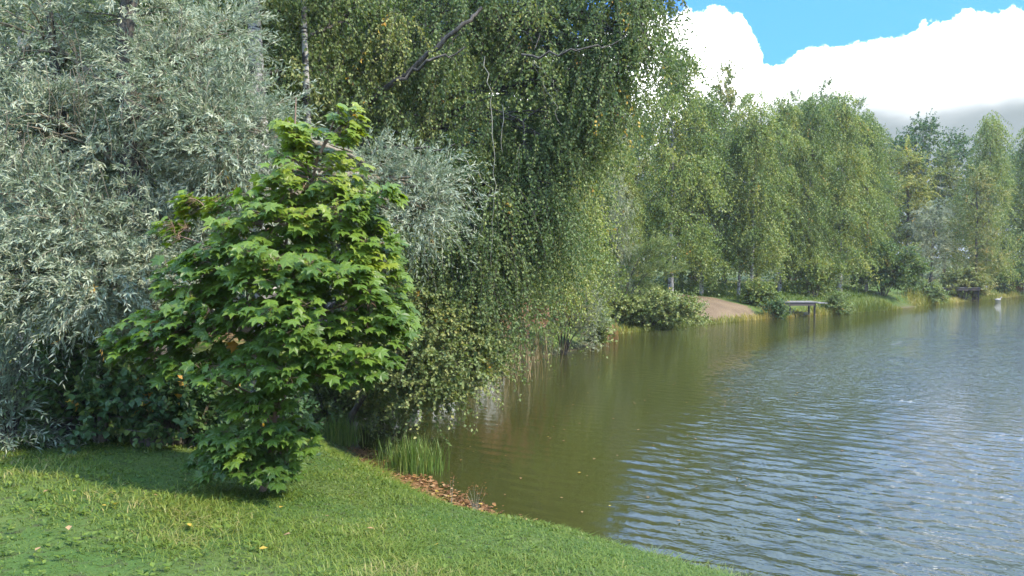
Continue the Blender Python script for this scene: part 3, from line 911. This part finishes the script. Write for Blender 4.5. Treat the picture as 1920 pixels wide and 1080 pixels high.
ST_SH = dict(L=.55, sag=.15, k=14, leaf=.12, mode='spread', tmpl=KITE, clump=.3, v=.5, vs=.17, twig_r=.005, up=.3)
ST_SW = dict(L=.6, sag=.2, k=16, leaf=.13, mode='along', tmpl=LANCE, clump=.28, v=.45, vs=.15, twig_r=.004, up=.4)
shrub('bank_shrub', 'grey-green willow shrub standing in the water beside dry reed plumes', (1.65, 25.8), (1.35, .9, 1.6), ST_SW, 'silver_far', 101, 7, 10, 9)
shrub('bank_shrub', 'yellow-green shrub at the water between the grey willow shrub and the long green shrub', (2.75, 27.4), (.55, .5, .9), dict(ST_SH, v=.75), 'shrub', 102, 4, 8, 8)
shrub('bank_shrub', 'long low green shrub spreading over the water beside the sandy patch', (6.0, 35.6), (2.5, 1.4, 1.0), dict(ST_SH, v=.75), 'shrub', 103, 12, 11, 9)
shrub('bank_shrub', 'tall loose green shrub on the bank behind the long low one', (4.7, 35.6), (2.3, 1.4, 2.7), dict(ST_SW, v=.6, leaf=.16), 'shrub', 104, 12, 11, 9)
shrub('bank_shrub', 'upright grey shrub behind the grey-green willow shrub', (3.0, 31.4), (1.7, 1.1, 2.5), dict(ST_SW, v=.6), 'shrub', 105, 9, 10, 9)
shrub('bank_shrub', 'big dark green shrub between the two fishing platforms', (24.6, 53.0), (2.2, 1.6, 2.3), dict(ST_SH, leaf=.17, L=.7), 'alder', 106, 14, 11, 9)
shrub('bank_shrub', 'small dark bush at the water under the end of the nearer platform', (13.9, 42.4), (.5, .45, .6), ST_SH, 'alder', 107, 4, 7, 8)
shrub('bank_shrub', 'round grey-green bush at the water past the nearer platform', (18.6, 46.0), (.9, .6, .55), ST_SH, 'shrub', 108, 5, 8, 8)
shrub('bank_shrub', 'leafy low branches hanging into the water at the farther platform', (34.0, 60.3), (1.7, .9, 1.5), dict(ST_SH, leaf=.16), 'brownish', 109, 9, 10, 9)
shrub('bank_shrub', 'green shrub on the water edge before the farther platform', (28.9, 56.0), (1.3, .9, .9), dict(ST_SH, leaf=.15), 'shrub', 110, 6, 9, 8)
shrub('bank_shrub', 'leafy bush around the feet of the two leaning birches', (13.7, 44.3), (1.0, .8, .9), dict(ST_SH, leaf=.13, v=.4), 'birch_far', 111, 6, 9, 8)
shrub('bank_shrub', 'low leafy bush beside the nearer platform under the birches', (18.2, 48.2), (1.6, .8, 1.6), dict(ST_SH, leaf=.14, v=.45), 'birch_far', 112, 9, 9, 8)
shrub('bank_shrub', 'dark green bush at the far end of the pond behind the duck', (41.5, 68.5), (2.4, 1.5, 2.2), dict(ST_SH, leaf=.2), 'alder', 113, 9, 10, 9)
# the shaded undergrowth below the willows and behind the maple
shrub('undergrowth_bush', 'shaded undergrowth bush at the foot of the silver willow trunk', (-3.55, 8.55), (.42, .3, .5), dict(ST_SH, leaf=.09, L=.35, v=.3), 'alder', 121, 6, 8, 8, y=.02)
shrub('undergrowth_bush', 'dark leafy bush between the two willow stems', (-4.4, 8.5), (.55, .3, .7), dict(ST_SH, leaf=.09, L=.4, v=.35), 'alder', 122, 7, 9, 8, y=.02)
shrub('undergrowth_bush', 'shaded bush at the foot of the darker willow', (-5.3, 8.35), (.5, .3, .75), dict(ST_SW, leaf=.1, v=.3), 'willow', 123, 6, 9, 8)
shrub('undergrowth_bush', 'low shaded bush between the silver willow trunk and the maple', (-2.95, 9.0), (.4, .3, .4), dict(ST_SH, leaf=.085, L=.35, v=.35), 'alder', 127, 5, 8, 8, y=.02)
shrub('undergrowth_bush', 'sunlit yellow-green bush seen under the willow branches', (-7.6, 13.5), (1.6, .8, 1.0), dict(ST_SH, leaf=.11, v=.75), 'yellowish', 124, 8, 9, 8)
shrub('undergrowth_bush', 'green bush on the bank under the weeping birch strands', (-2.95, 13.5), (.7, .6, .9), dict(ST_SH, leaf=.07, L=.4, v=.45), 'birch', 125, 7, 10, 9)
shrub('undergrowth_bush', 'leafy bush on the bank behind the leaning alder', (-2.6, 16.2), (.9, .9, 1.2), dict(ST_SH, leaf=.075, L=.5, v=.55), 'birch', 126, 10, 12, 10)

# ------------------------------------------------------------------ young maple
rng = np.random.default_rng(7)
b = on_ground(-2.22, 7.05, .03)
maple = tag(empty('young_maple', b), 'bright green young maple standing on the lawn in front of the willow', 'tree')
tr, br = MB(), MB()
stem = np.array([[0, 0, 0], P(512, 820, 7.05) - b, P(520, 700, 7.05) - b, P(540, 560, 7.05) - b, P(570, 400, 7.05) - b, P(600, 290, 7.05) - b, P(640, 205, 7.05) - b])
tube(tr, stem, np.linspace(.034, .006, len(stem)), 7)
stem2 = np.array([P(525, 660, 7.05) - b, P(530, 520, 7.15) - b, P(545, 380, 7.15) - b, P(555, 250, 7.1) - b, P(558, 185, 7.1) - b])
tube(tr, stem2, np.linspace(.018, .005, len(stem2)), 6)
tr.build('trunk', M['maple_bark'], maple, True)
mitems = [(560, 250, 7.05, 28, 50, .12, 8), (645, 235, 7.05, 26, 45, .12, 7), (590, 330, 7.0, 90, 60, .32, 20), (650, 400, 7.0, 70, 70, .38, 20), (510, 420, 6.95, 110, 70, .42, 26), (600, 500, 6.9, 120, 80, .55, 30),
          (430, 500, 6.95, 90, 70, .5, 20), (690, 560, 7.0, 70, 90, .5, 24), (540, 600, 6.75, 130, 80, .6, 30), (400, 600, 6.85, 90, 60, .5, 20), (300, 625, 6.9, 80, 50, .4, 16), (650, 670, 6.85, 90, 55, .5, 20),
          (470, 690, 6.8, 110, 45, .5, 16), (350, 680, 6.9, 70, 35, .35, 9), (720, 360, 7.0, 22, 25, .15, 4), (490, 760, 6.85, 60, 35, .35, 10), (470, 830, 6.9, 85, 55, .38, 18), (540, 830, 6.9, 45, 50, .35, 10),
          (430, 870, 6.9, 60, 30, .35, 8), (500, 885, 6.85, 50, 22, .3, 8), (390, 390, 7.3, 50, 40, .2, 6), (250, 650, 6.95, 45, 30, .25, 6), (690, 470, 7.0, 55, 60, .35, 13),
          (370, 540, 6.95, 70, 55, .4, 13), (730, 600, 7.0, 30, 60, .3, 9), (560, 690, 6.75, 70, 45, .4, 13), (520, 500, 6.75, 80, 60, .5, 16),
          (330, 440, 7.2, 35, 30, .2, 4)]
pos_, ax_, nr_, sz_, vv_ = [], [], [], [], []
for u, v, Yd, ru, rv, ry, ncl in mitems:
    c = P(u, v, Yd) - b
    rd = np.array([ru / FPX * Yd, ry, rv / FPX * Yd])
    s0 = polyline_at(stem, max(.12, c[2] - .25 - .3 * rng.random()))
    tube(br, bez(s0, (s0 + c) / 2 + np.array([0, 0, .08]), c, 6), np.linspace(.011, .005, 6), 5)
    ncl = int(ncl * 1.45)
    dirs = unit(rng.normal(0, 1, (ncl, 3)) * np.array([1, 1.1, .8]))
    cc = c + dirs * rd * rng.uniform(.45, 1.0, (ncl, 1)) ** .5
    for q in cc:
        out = unit((q - np.array([stem[3][0], stem[3][1], q[2]])) * np.array([1, 1, 0]) + rng.normal(0, .25, 3) + np.array([0, 0, .35]))
        sh = bez(c + (q - c) * .2, (c + q) / 2 + np.array([0, 0, .04]), q, 5)
        tube(br, sh, np.linspace(.005, .0022, 5), 4, cap=False)
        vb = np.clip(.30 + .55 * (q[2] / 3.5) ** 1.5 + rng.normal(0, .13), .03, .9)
        nl = rng.integers(10, 15)
        for i in range(nl):
            t = 1 - .5 * (i // 2) / (nl / 2)
            p0 = sh[0] + (q - sh[0]) * t
            an = (i % 2) * math.pi + (i // 2) * 1.5 + rng.normal(0, .4)
            s1 = unit(np.cross(out, np.array([.1, .2, 1.0])))
            s2 = np.cross(s1, out)
            rad = s1 * math.cos(an) + s2 * math.sin(an)
            pd = unit(rad * .8 + out * .5 + np.array([0, 0, .15]))
            Lp = rng.uniform(.05, .10)
            p1 = p0 + pd * Lp
            ax = unit(np.array([pd[0], pd[1], -.35]) + out * np.array([.5, .5, 0]) + rng.normal(0, .2, 3))
            nr = unit(np.array([0, 0, 1.0]) + out * .8 + rng.normal(0, .38, 3) + np.array([.05, -.45, 0]))
            tube(br, np.array([p0, p1]), [.0016, .0014], 3, cap=False)
            pos_.append(p1); ax_.append(ax); nr_.append(nr)
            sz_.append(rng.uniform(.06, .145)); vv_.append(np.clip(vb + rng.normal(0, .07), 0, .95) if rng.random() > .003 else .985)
pos_, ax_, nr_, sz_, vv_ = map(np.array, (pos_, ax_, nr_, sz_, vv_))
tag(br.build('branches', M['maple_bark'], maple, True), kind='stuff')
W = pos_ + b
U, V = 960 + FPX * W[:, 0] / W[:, 1], HOR + FPX * (CAM_Z - W[:, 2]) / W[:, 1]
cell = {}
for i in np.argsort(W[:, 1]):
    key = (int(U[i] // 20), int(V[i] // 20))
    cell.setdefault(key, i)
front = sorted(cell.values(), key=lambda i: -sz_[i] / W[i, 1])[:300]
mask = np.ones(len(pos_), bool); mask[front] = False
lv = MB()
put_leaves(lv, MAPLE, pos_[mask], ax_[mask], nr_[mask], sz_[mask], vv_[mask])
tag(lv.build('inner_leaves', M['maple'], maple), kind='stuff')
variants = []
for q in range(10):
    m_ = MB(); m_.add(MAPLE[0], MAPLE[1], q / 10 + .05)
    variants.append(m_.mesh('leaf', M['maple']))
from mathutils import Matrix
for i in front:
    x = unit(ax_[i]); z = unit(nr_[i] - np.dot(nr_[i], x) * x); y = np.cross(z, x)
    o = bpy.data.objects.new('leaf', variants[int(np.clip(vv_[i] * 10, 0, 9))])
    COL.objects.link(o)
    o.parent = maple
    Mx = np.eye(4); Mx[:3, 0], Mx[:3, 1], Mx[:3, 2], Mx[:3, 3] = x * sz_[i], y * sz_[i], z * sz_[i], pos_[i]
    o.matrix_local = Matrix(Mx.tolist())

# ------------------------------------------------------------------ grass, reeds, litter
BLADE = (np.array([[0, .5, 0], [0, -.5, 0], [.0, .38, .55], [.0, -.38, .55], [0, 0, 1.0]]), None)


def blades(mb, rng, pos, hgt, wid, lean, val, turn=None):
    n = len(pos)
    an = rng.uniform(0, 2 * np.pi, n) if turn is None else turn
    dx, dy = np.cos(an), np.sin(an)
    ld = np.stack([dx, dy, np.zeros(n)], 1); sd = np.stack([-dy, dx, np.zeros(n)], 1)
    up = np.array([0, 0, 1.0])
    def pt(t, s):
        return pos + up * (hgt * (t - .25 * lean * t * t))[:, None] + ld * (hgt * lean * t * t)[:, None] + sd * (wid * s)[:, None]
    V = np.stack([pt(0, .5), pt(0, -.5), pt(.55, .4), pt(.55, -.4), pt(1.0, 0)], 1).reshape(-1, 3)
    q = (np.arange(n) * 5)[:, None]
    mb.add(V, q + np.array([[0, 1, 3, 2]]), val)
    mb.add(np.zeros((0, 3)), np.zeros((0, 3), int))
    mb.f[-1] = (q + np.array([[2, 3, 4]])) + (mb.n - len(V)); mb.a[-1] = np.asarray(val)


rng = np.random.default_rng(15)
N = 290000
yy = 3.4 + (13.0 - 3.4) * rng.random(N) ** 1.25
xx = (rng.random(N) * 2 - 1) * (yy * .72 + .8)
sd = shore_dist(xx, yy)
keep = (sd > .45) & (xx < 6) & (rng.random(N) < np.clip(6.5 / yy, 0, 1) ** 1.2)
xx, yy, sd = xx[keep], yy[keep], sd[keep]
cl = bumpy(xx * 5.5, yy * 5.5)
shade = np.clip((yy - 8.4) / 2.0, 0, 1) * np.clip((sd - 2.2) / 2, 0, 1)
kp = (rng.random(len(xx)) > .75 * shade) & (rng.random(len(xx)) > .6 * np.clip(bumpy(xx * 1.9 + 3, yy * 1.9 + 1) - .75, 0, 1))
xx, yy, sd, cl = xx[kp], yy[kp], sd[kp], cl[kp]
hh = np.clip(.036 + .012 * cl, .022, .08) * rng.uniform(.55, 1.5, len(xx)) * (1 + np.clip(1.1 + 1.2 * bumpy(xx * 3.1 + 9, yy * 3.1), .2, 1.5) * np.exp(-((sd - .65) / .45) ** 2))
mnear = np.exp(-(((xx + 2.22) ** 2 + (yy - 6.95) ** 2) / .14))
hh *= 1 + 1.3 * mnear
val = np.clip(.55 + .07 * cl + rng.normal(0, .17, len(xx)), 0, .955)
mb = MB()
blades(mb, rng, np.stack([xx, yy, ground_z(xx, yy, sd) - .004], 1), hh, .0065 * rng.uniform(.6, 1.6, len(xx)) * np.clip(yy / 6, .8, 1.8), rng.uniform(.5, 2.3, len(xx)), val)
tag(mb.build('lawn_grass', M['grass']), 'short bright green grass covering the lawn down to the pond', 'grass', kind='stuff')
print('blades', len(xx))

# broad-leaved weeds in the lawn
mb = MB()
n = 1300
yy = 4 + 5 * rng.random(n); xx = (rng.random(n) * 2 - 1) * yy * .7
sd = shore_dist(xx, yy)
k = (sd > .8) & (bumpy(xx * 2.1 + 5, yy * 2.1) > .15)
xx, yy, sd = xx[k], yy[k], sd[k]
z = ground_z(xx, yy, sd)
for _ in range(5):
    an = rng.uniform(0, 6.28, len(xx))
    ax = np.stack([np.cos(an), np.sin(an), rng.uniform(.1, .7, len(xx))], 1)
    put_leaves(mb, KITE, np.stack([xx, yy, z + .02], 1) + rng.normal(0, .012, (len(xx), 3)), ax, np.tile([[0, 0, 1.0]], (len(xx), 1)) + rng.normal(0, .2, (len(xx), 3)), rng.uniform(.02, .05, len(xx)), rng.uniform(.3, .8, len(xx)))
tag(mb.build('lawn_weeds', M['grass']), 'low broad-leaved weeds and clover among the lawn grass', 'weeds', kind='stuff')


def reed_clump(name, label, c, r, n, h, mat, seed, dead=.12, group=None, lean=.25, wid=.010, cat='reeds'):
    rng = np.random.default_rng(seed)
    base = np.array([c[0], c[1], max(gz(*c), -.08) - .03])
    root = tag(empty(name, base), label, cat, group)
    mb = MB()
    p_ = rng.normal(0, 1, (n, 2)) * np.array(r) * .5
    pos = np.concatenate([p_, np.zeros((n, 1))], 1)
    blades(mb, rng, pos, h * rng.uniform(.45, 1.15, n), wid * rng.uniform(.7, 1.4, n), lean * rng.uniform(.1, 1.6, n), np.where(rng.random(n) < dead, .95, np.clip(rng.normal(.42, .2, n), 0, 1)))
    mb.build('blades', M[mat], root)
    return root


reed_clump('reed_clump', 'clump of thin green reeds standing in shallow water by the lawn', (-1.42, 11.35), (.36, .28), 900, .62, 'reed', 201)
reed_clump('reed_clump', 'small tuft of green reeds on the bank under the weeping birch', (-2.75, 12.6), (.3, .3), 500, .5, 'reed', 202)
reed_clump('reed_clump', 'few single reed stalks between the reed clump and the bank', (-1.95, 11.9), (.12, .12), 40, .5, 'reed', 203)
# dry reeds with reddish plumes
for i, (x, y, h, lb) in enumerate([(-.35, 20.6, 1.7, 'dry grey reeds with reddish plumes beside the weeping birch strands'), (.45, 23.6, 1.6, 'dry reeds with reddish plumes against the grey-green willow shrub')]):
    root = reed_clump('dry_reeds', lb, (x, y), (1.0, .8), 170, h, 'reed_dry', 210 + i, .3, lean=.35, wid=.016)
    rr = np.random.default_rng(220 + i)
    m_ = MB()
    for k in range(60):
        c = np.array([rr.normal(0, .5), rr.normal(0, .35), h * rr.uniform(.75, 1.15)])
        n = 26
        put_leaves(m_, LANCE, c + rr.normal(0, 1, (n, 3)) * np.array([.03, .03, .09]), unit(rr.normal(0, .5, (n, 3)) + np.array([.2, 0, .8])), rr.normal(0, 1, (n, 3)), rr.uniform(.06, .14, n), rr.uniform(.1, .9, n))
    m_.build('plumes', M['plume'], root)
reed_clump('dry_reeds', 'reddish dry reeds at the water between the shrubs', (3.35, 31.0), (.9, .6), 260, .9, 'dry', 230, .3, wid=.02)
reed_clump('dry_reeds', 'pale dry reeds at the far end of the pond', (45.0, 71.0), (2.5, 1.5), 500, 1.9, 'dry', 231, .3, wid=.035)

# long yellowish grass along the far bank
mb = MB()
N = 60000
t = rng.random(N) * (len(SHORE) - 1)
i0 = t.astype(int); f = (t - i0)[:, None]
pt = SHORE[i0] * (1 - f) + SHORE[(i0 + 1) % len(SHORE)] * f
k = (pt[:, 1] > 33) & (pt[:, 0] < 48) & (pt[:, 1] < 73)
pt = pt[k] + rng.normal(0, .55, (k.sum(), 2))
sd = shore_dist(pt[:, 0], pt[:, 1])
k = (sd > -.12) & (sd < 2.2)
pt, sd = pt[k], sd[k]
n = len(pt)
sandy = ((pt[:, 0] - 11.0) ** 2 + (pt[:, 1] - 41.6) ** 2 < 9.0) & (sd > .35)
hh = rng.uniform(.15, .6, n) * (1 + .35 * bumpy(pt[:, 0] * 1.5, pt[:, 1] * 1.5)) * np.where(pt[:, 0] < 13.2, .55, 1) * np.where(sandy, .05, 1)
blades(mb, rng, np.stack([pt[:, 0], pt[:, 1], ground_z(pt[:, 0], pt[:, 1], sd) - .02], 1), hh, np.full(n, .028), rng.uniform(.1, .8, n), np.clip(.45 + .22 * bumpy(pt[:, 0] * .9, pt[:, 1] * .9) + rng.normal(0, .18, n), 0, .96))
tag(mb.build('bank_grass', M['bank_grass']), 'long yellowish grass fringing the far bank of the pond', 'grass', kind='stuff')
# grass on the far bank, behind the sandy patch
mb = MB()
n = 15000
xx = rng.uniform(8, 24, n); yy = 40 + (xx - 8) * .55 + rng.uniform(0, 11, n)
sd = shore_dist(xx, yy)
k = (sd > 1.6) & ((((xx - 11.0) / 3.0) ** 2 + ((yy - 42) / 3.0) ** 2) > 1)
xx, yy, sd = xx[k], yy[k], sd[k]
blades(mb, rng, np.stack([xx, yy, ground_z(xx, yy, sd) - .02], 1), rng.uniform(.1, .3, len(xx)), np.full(len(xx), .035), rng.uniform(.2, 1, len(xx)), rng.uniform(.1, .6, len(xx)))
tag(mb.build('far_bank_lawn', M['grass']), 'green grass under the birches above the sandy patch', 'grass', kind='stuff')

# leaves washed up along the near shore
mb = MB()
n = 3800
t = rng.random(n)
path = np.array([(.35, 8.62), (-.05, 8.85), (-.7, 9.75), (-1.35, 10.75), (-1.9, 11.7), (-2.35, 12.45)])
tt = t * 5; i0 = np.minimum(tt.astype(int), 4); f = (tt - i0)[:, None]
pt = path[i0] * (1 - f) + path[i0 + 1] * f + rng.normal(0, .13, (n, 2))
sd = shore_dist(pt[:, 0], pt[:, 1])
z = np.maximum(ground_z(pt[:, 0], pt[:, 1], sd), .012) + rng.uniform(.002, .02, n)
an = rng.uniform(0, 6.28, n)
put_leaves(mb, KITE, np.stack([pt[:, 0], pt[:, 1], z], 1), np.stack([np.cos(an), np.sin(an), rng.normal(0, .15, n)], 1), np.array([[0, 0, 1.0]]) + rng.normal(0, .25, (n, 3)), rng.uniform(.03, .075, n), rng.uniform(.1, 1, n))
tag(mb.build('leaf_litter', M['dry']), 'brown and orange fallen leaves washed up along the lawn shore', 'leaf litter', kind='stuff')
mb = MB()
n = 150
yy = 9 + 16 * rng.random(n) ** 1.3; xx = rng.uniform(-1.5, 5, n) * (yy / 12)
k = shore_dist(xx, yy) < -.4
xx, yy = xx[k], yy[k]; n = len(xx)
an = rng.uniform(0, 6.28, n)
put_leaves(mb, KITE, np.stack([xx, yy, np.full(n, .012)], 1), np.stack([np.cos(an), np.sin(an), np.zeros(n)], 1), np.tile([[0, 0, 1.0]], (n, 1)), rng.uniform(.03, .06, n), rng.uniform(.6, 1, n))
tag(mb.build('floating_leaves', M['dry']), 'scattered pale leaves floating on the calm water', 'leaves', kind='stuff')
# yellow leaves lying singly on the lawn
fm = MB(); fm.add(KITE[0] * np.array([1, 1.1, 1]), KITE[1], .985)
fme = fm.mesh('fallen_leaf', M['birch'])
fm2 = MB(); fm2.add(KITE[0] * np.array([1, 1.1, 1]), KITE[1], .9)
fme2 = fm2.mesh('fallen_leaf', M['dry'])
spots = [(183, 965, 0), (212, 960, 0), (525, 966, 0), (72, 940, 1), (540, 1020, 1), (120, 1005, 1), (55, 1055, 1), (700, 1010, 1), (345, 1000, 0), (610, 985, 1), (290, 945, 1), (480, 1050, 0), (820, 1040, 0), (135, 935, 1)]
for j, (u, v, kd) in enumerate(spots):
    Yd = 6.0
    for _ in range(12):
        x_ = (u - 960) / FPX * Yd
        Yd = (CAM_Z - gz(x_, Yd)) * FPX / (v - HOR)
    x_ = (u - 960) / FPX * Yd
    o = bpy.data.objects.new('fallen_leaf', fme2 if kd else fme)
    COL.objects.link(o)
    o.location = (x_, Yd, gz(x_, Yd) + .055)
    s = .04 + .025 * ((j * 37) % 10) / 10
    o.scale = (s, s, s); o.rotation_euler = (.3 * math.sin(j * 3.1), .4 * math.sin(j * 1.7), j * 2.3)
    if kd:
        tag(o, 'pale brown fallen leaf lying on the lawn grass', 'leaf', 'pale fallen leaves on the lawn')
    else:
        tag(o, 'yellow fallen leaf lying on the lawn grass', 'leaf', 'yellow fallen leaves on the lawn')

# dry stick and dry flower stalks at the near shore
m_ = MB()
q = np.array([(-.05, 8.72, .10), (.18, 8.62, .085), (.4, 8.5, .09), (.62, 8.42, .07)])
tube(m_, q, [.022, .026, .022, .012], 7)
tag(m_.build('driftwood_stick', M['bark'], None, True), 'dark wet stick lying in the washed-up leaves by the lawn', 'stick')
for j, (x, y, h) in enumerate([(-.72, 9.45, .42), (-.42, 9.15, .38)]):
    rr = np.random.default_rng(300 + j)
    base = on_ground(x, y, .02)
    root = tag(empty('dry_weed', base), ['tall dry weed with a single bare stalk in the shore leaves', 'bushy dry weed with spreading brown flower heads in the shore leaves'][j], 'plant')
    st_, fl = MB(), MB()
    for k in range(2 if j == 0 else 7):
        tip = np.array([rr.normal(0, .05 if j == 0 else .12), rr.normal(0, .06), h * rr.uniform(.7, 1.1)])
        tube(st_, bez(np.zeros(3), np.array([tip[0] * .3, tip[1] * .3, tip[2] * .6]), tip, 5), np.linspace(.004, .0018, 5), 4)
        n = 14
        put_leaves(fl, KITE, tip + rr.normal(0, .022, (n, 3)), rr.normal(0, 1, (n, 3)), rr.normal(0, 1, (n, 3)), rr.uniform(.012, .028, n), rr.uniform(.2, .9, n))
    st_.build('stalk', M['dead'], root, True)
    tag(fl.build('flower_heads', M['dry'], root), kind='stuff')

# ------------------------------------------------------------------ fishing platforms
def wood(name, c1, c2):
    m, nt = new_mat(name)
    oc = nt.n('ShaderNodeTexCoord').outputs['Object']
    n = nt.noise(nt.vmap(oc, (1.2, 14, 14)), 2.0, 5.0, .6)
    p = nt.n('ShaderNodeBsdfPrincipled')
    nt.put(p.inputs['Base Color'], nt.mix(n, (*c1, 1), (*c2, 1)))
    p.inputs['Roughness'].default_value = .8
    finish(nt, p.outputs[0])
    return m


M['plank'] = wood('weathered_plank', (.22, .21, .20), (.13, .12, .115))
M['beam'] = wood('dark_beam', (.045, .035, .032), (.09, .07, .06))
M['post'] = wood('wet_post', (.03, .025, .022), (.06, .05, .04))


def platform(label, x0, x1, y0, depth, z, rz, posts, low_end=0.0):
    base = (x0, y0, 0)
    root = tag(empty('fishing_platform', base, rz), label, 'platform')
    Lx = x1 - x0
    nb_ = 7
    w_ = depth / nb_
    for k in range(nb_):
        m_ = MB(); box(m_, (Lx / 2, w_ * (k + .5), z), (Lx + .03 * ((k * 7) % 3), w_ * .88, .045))
        m_.build('plank', M['plank'], root)
    for yy_ in (.09, depth - .09):
        m_ = MB(); box(m_, (Lx / 2 - .1, yy_, z - .115), (Lx - .1, .09, .16)); m_.build('beam', M['beam'], root)
    for k in range(4):
        m_ = MB(); box(m_, (.15 + (Lx - .5) * k / 3, depth / 2, z - .105), (.09, depth - .3, .13)); m_.build('crossbeam', M['beam'], root)
    for px_, py_ in posts:
        m_ = MB(); tube(m_, [(px_, py_, -.6), (px_, py_, .2), (px_, py_, z - .024)], [.06, .055, .055], 8); m_.build('post', M['post'], root, True)
    if low_end:
        for k in range(3):
            m_ = MB(); box(m_, (Lx + .05 + .17 * k, depth / 2 - .1, z - .05), (.15, depth * 1.1, .04)); m_.build('end_plank', M['plank'], root)
    return root


platform('nearer wooden fishing platform with a low deck on dark posts by the leaning birches', 14.4, 16.5, 43.0, 1.1, .80, .04,
         [(2.0, .2), (2.0, .95), (.65, .2), (.65, .95)], 1)
platform('farther wooden fishing platform half hidden by overhanging branches', 31.3, 35.2, 59.6, 1.1, 1.02, .05, [(3.75, .25), (3.75, .9), (.9, .25), (.9, .9)], 0)
# roots and broken branches at the water under the nearer platform
m_ = MB()
rr = np.random.default_rng(9)
for k in range(12):
    a0 = np.array([rr.uniform(-.6, .6), rr.uniform(-.1, .3), rr.uniform(0, .1)])
    tube(m_, bez(a0, a0 + rr.normal(0, .15, 3) + np.array([0, 0, .15]), a0 + np.array([rr.normal(0, .35), rr.normal(0, .1), rr.uniform(0, .3)]), 5), np.linspace(.03, .012, 5), 5)
o = tag(m_.build('bare_roots', M['dead'], None, True), 'tangle of pale bare roots at the water under the nearer platform', 'roots')
o.location = (15.7, 43.75, 0)

# ------------------------------------------------------------------ duck
dk, nt = new_mat('duck_plumage')
oc = nt.n('ShaderNodeTexCoord').outputs['Object']
n = nt.noise(oc, 14.0, 4.0)
p = nt.n('ShaderNodeBsdfPrincipled')
nt.put(p.inputs['Base Color'], nt.mix(n, (.20, .19, .17, 1), (.34, .33, .30, 1)))
p.inputs['Roughness'].default_value = .8
finish(nt, p.outputs[0])
root = tag(empty('duck', (37.3, 61.3, 0), .1), 'small pale duck swimming at the far end of the pond', 'duck')
prof = np.array([(-.30, 0, .10), (-.24, 0, .075), (-.10, 0, .06), (.06, 0, .06), (.15, 0, .09), (.18, 0, .16), (.20, 0, .22), (.245, 0, .235), (.29, 0, .22)])
rads = [.012, .05, .095, .10, .075, .045, .042, .05, .02]
m_ = MB(); tube(m_, prof, rads, 12); m_.build('body', dk, root, True)
m_ = MB(); tube(m_, [(.28, 0, .22), (.32, 0, .21), (.35, 0, .205)], [.02, .018, .008], 6); m_.build('bill', M['dry'], root, True)

# ------------------------------------------------------------------ the air: a thin even haze
hz, nt = new_mat('haze')
pv = nt.n('ShaderNodeVolumePrincipled')
pv.inputs['Color'].default_value = (.92, .94, .93, 1)
pv.inputs['Density'].default_value = .0004
pv.inputs['Anisotropy'].default_value = .2
out = nt.n('ShaderNodeOutputMaterial')
nt.put(out.inputs['Volume'], pv.outputs[0])
m_ = MB(); box(m_, (20, 40, 9.8), (1100, 1200, 25.0))
haze = tag(m_.build('haze', hz), kind='stuff')
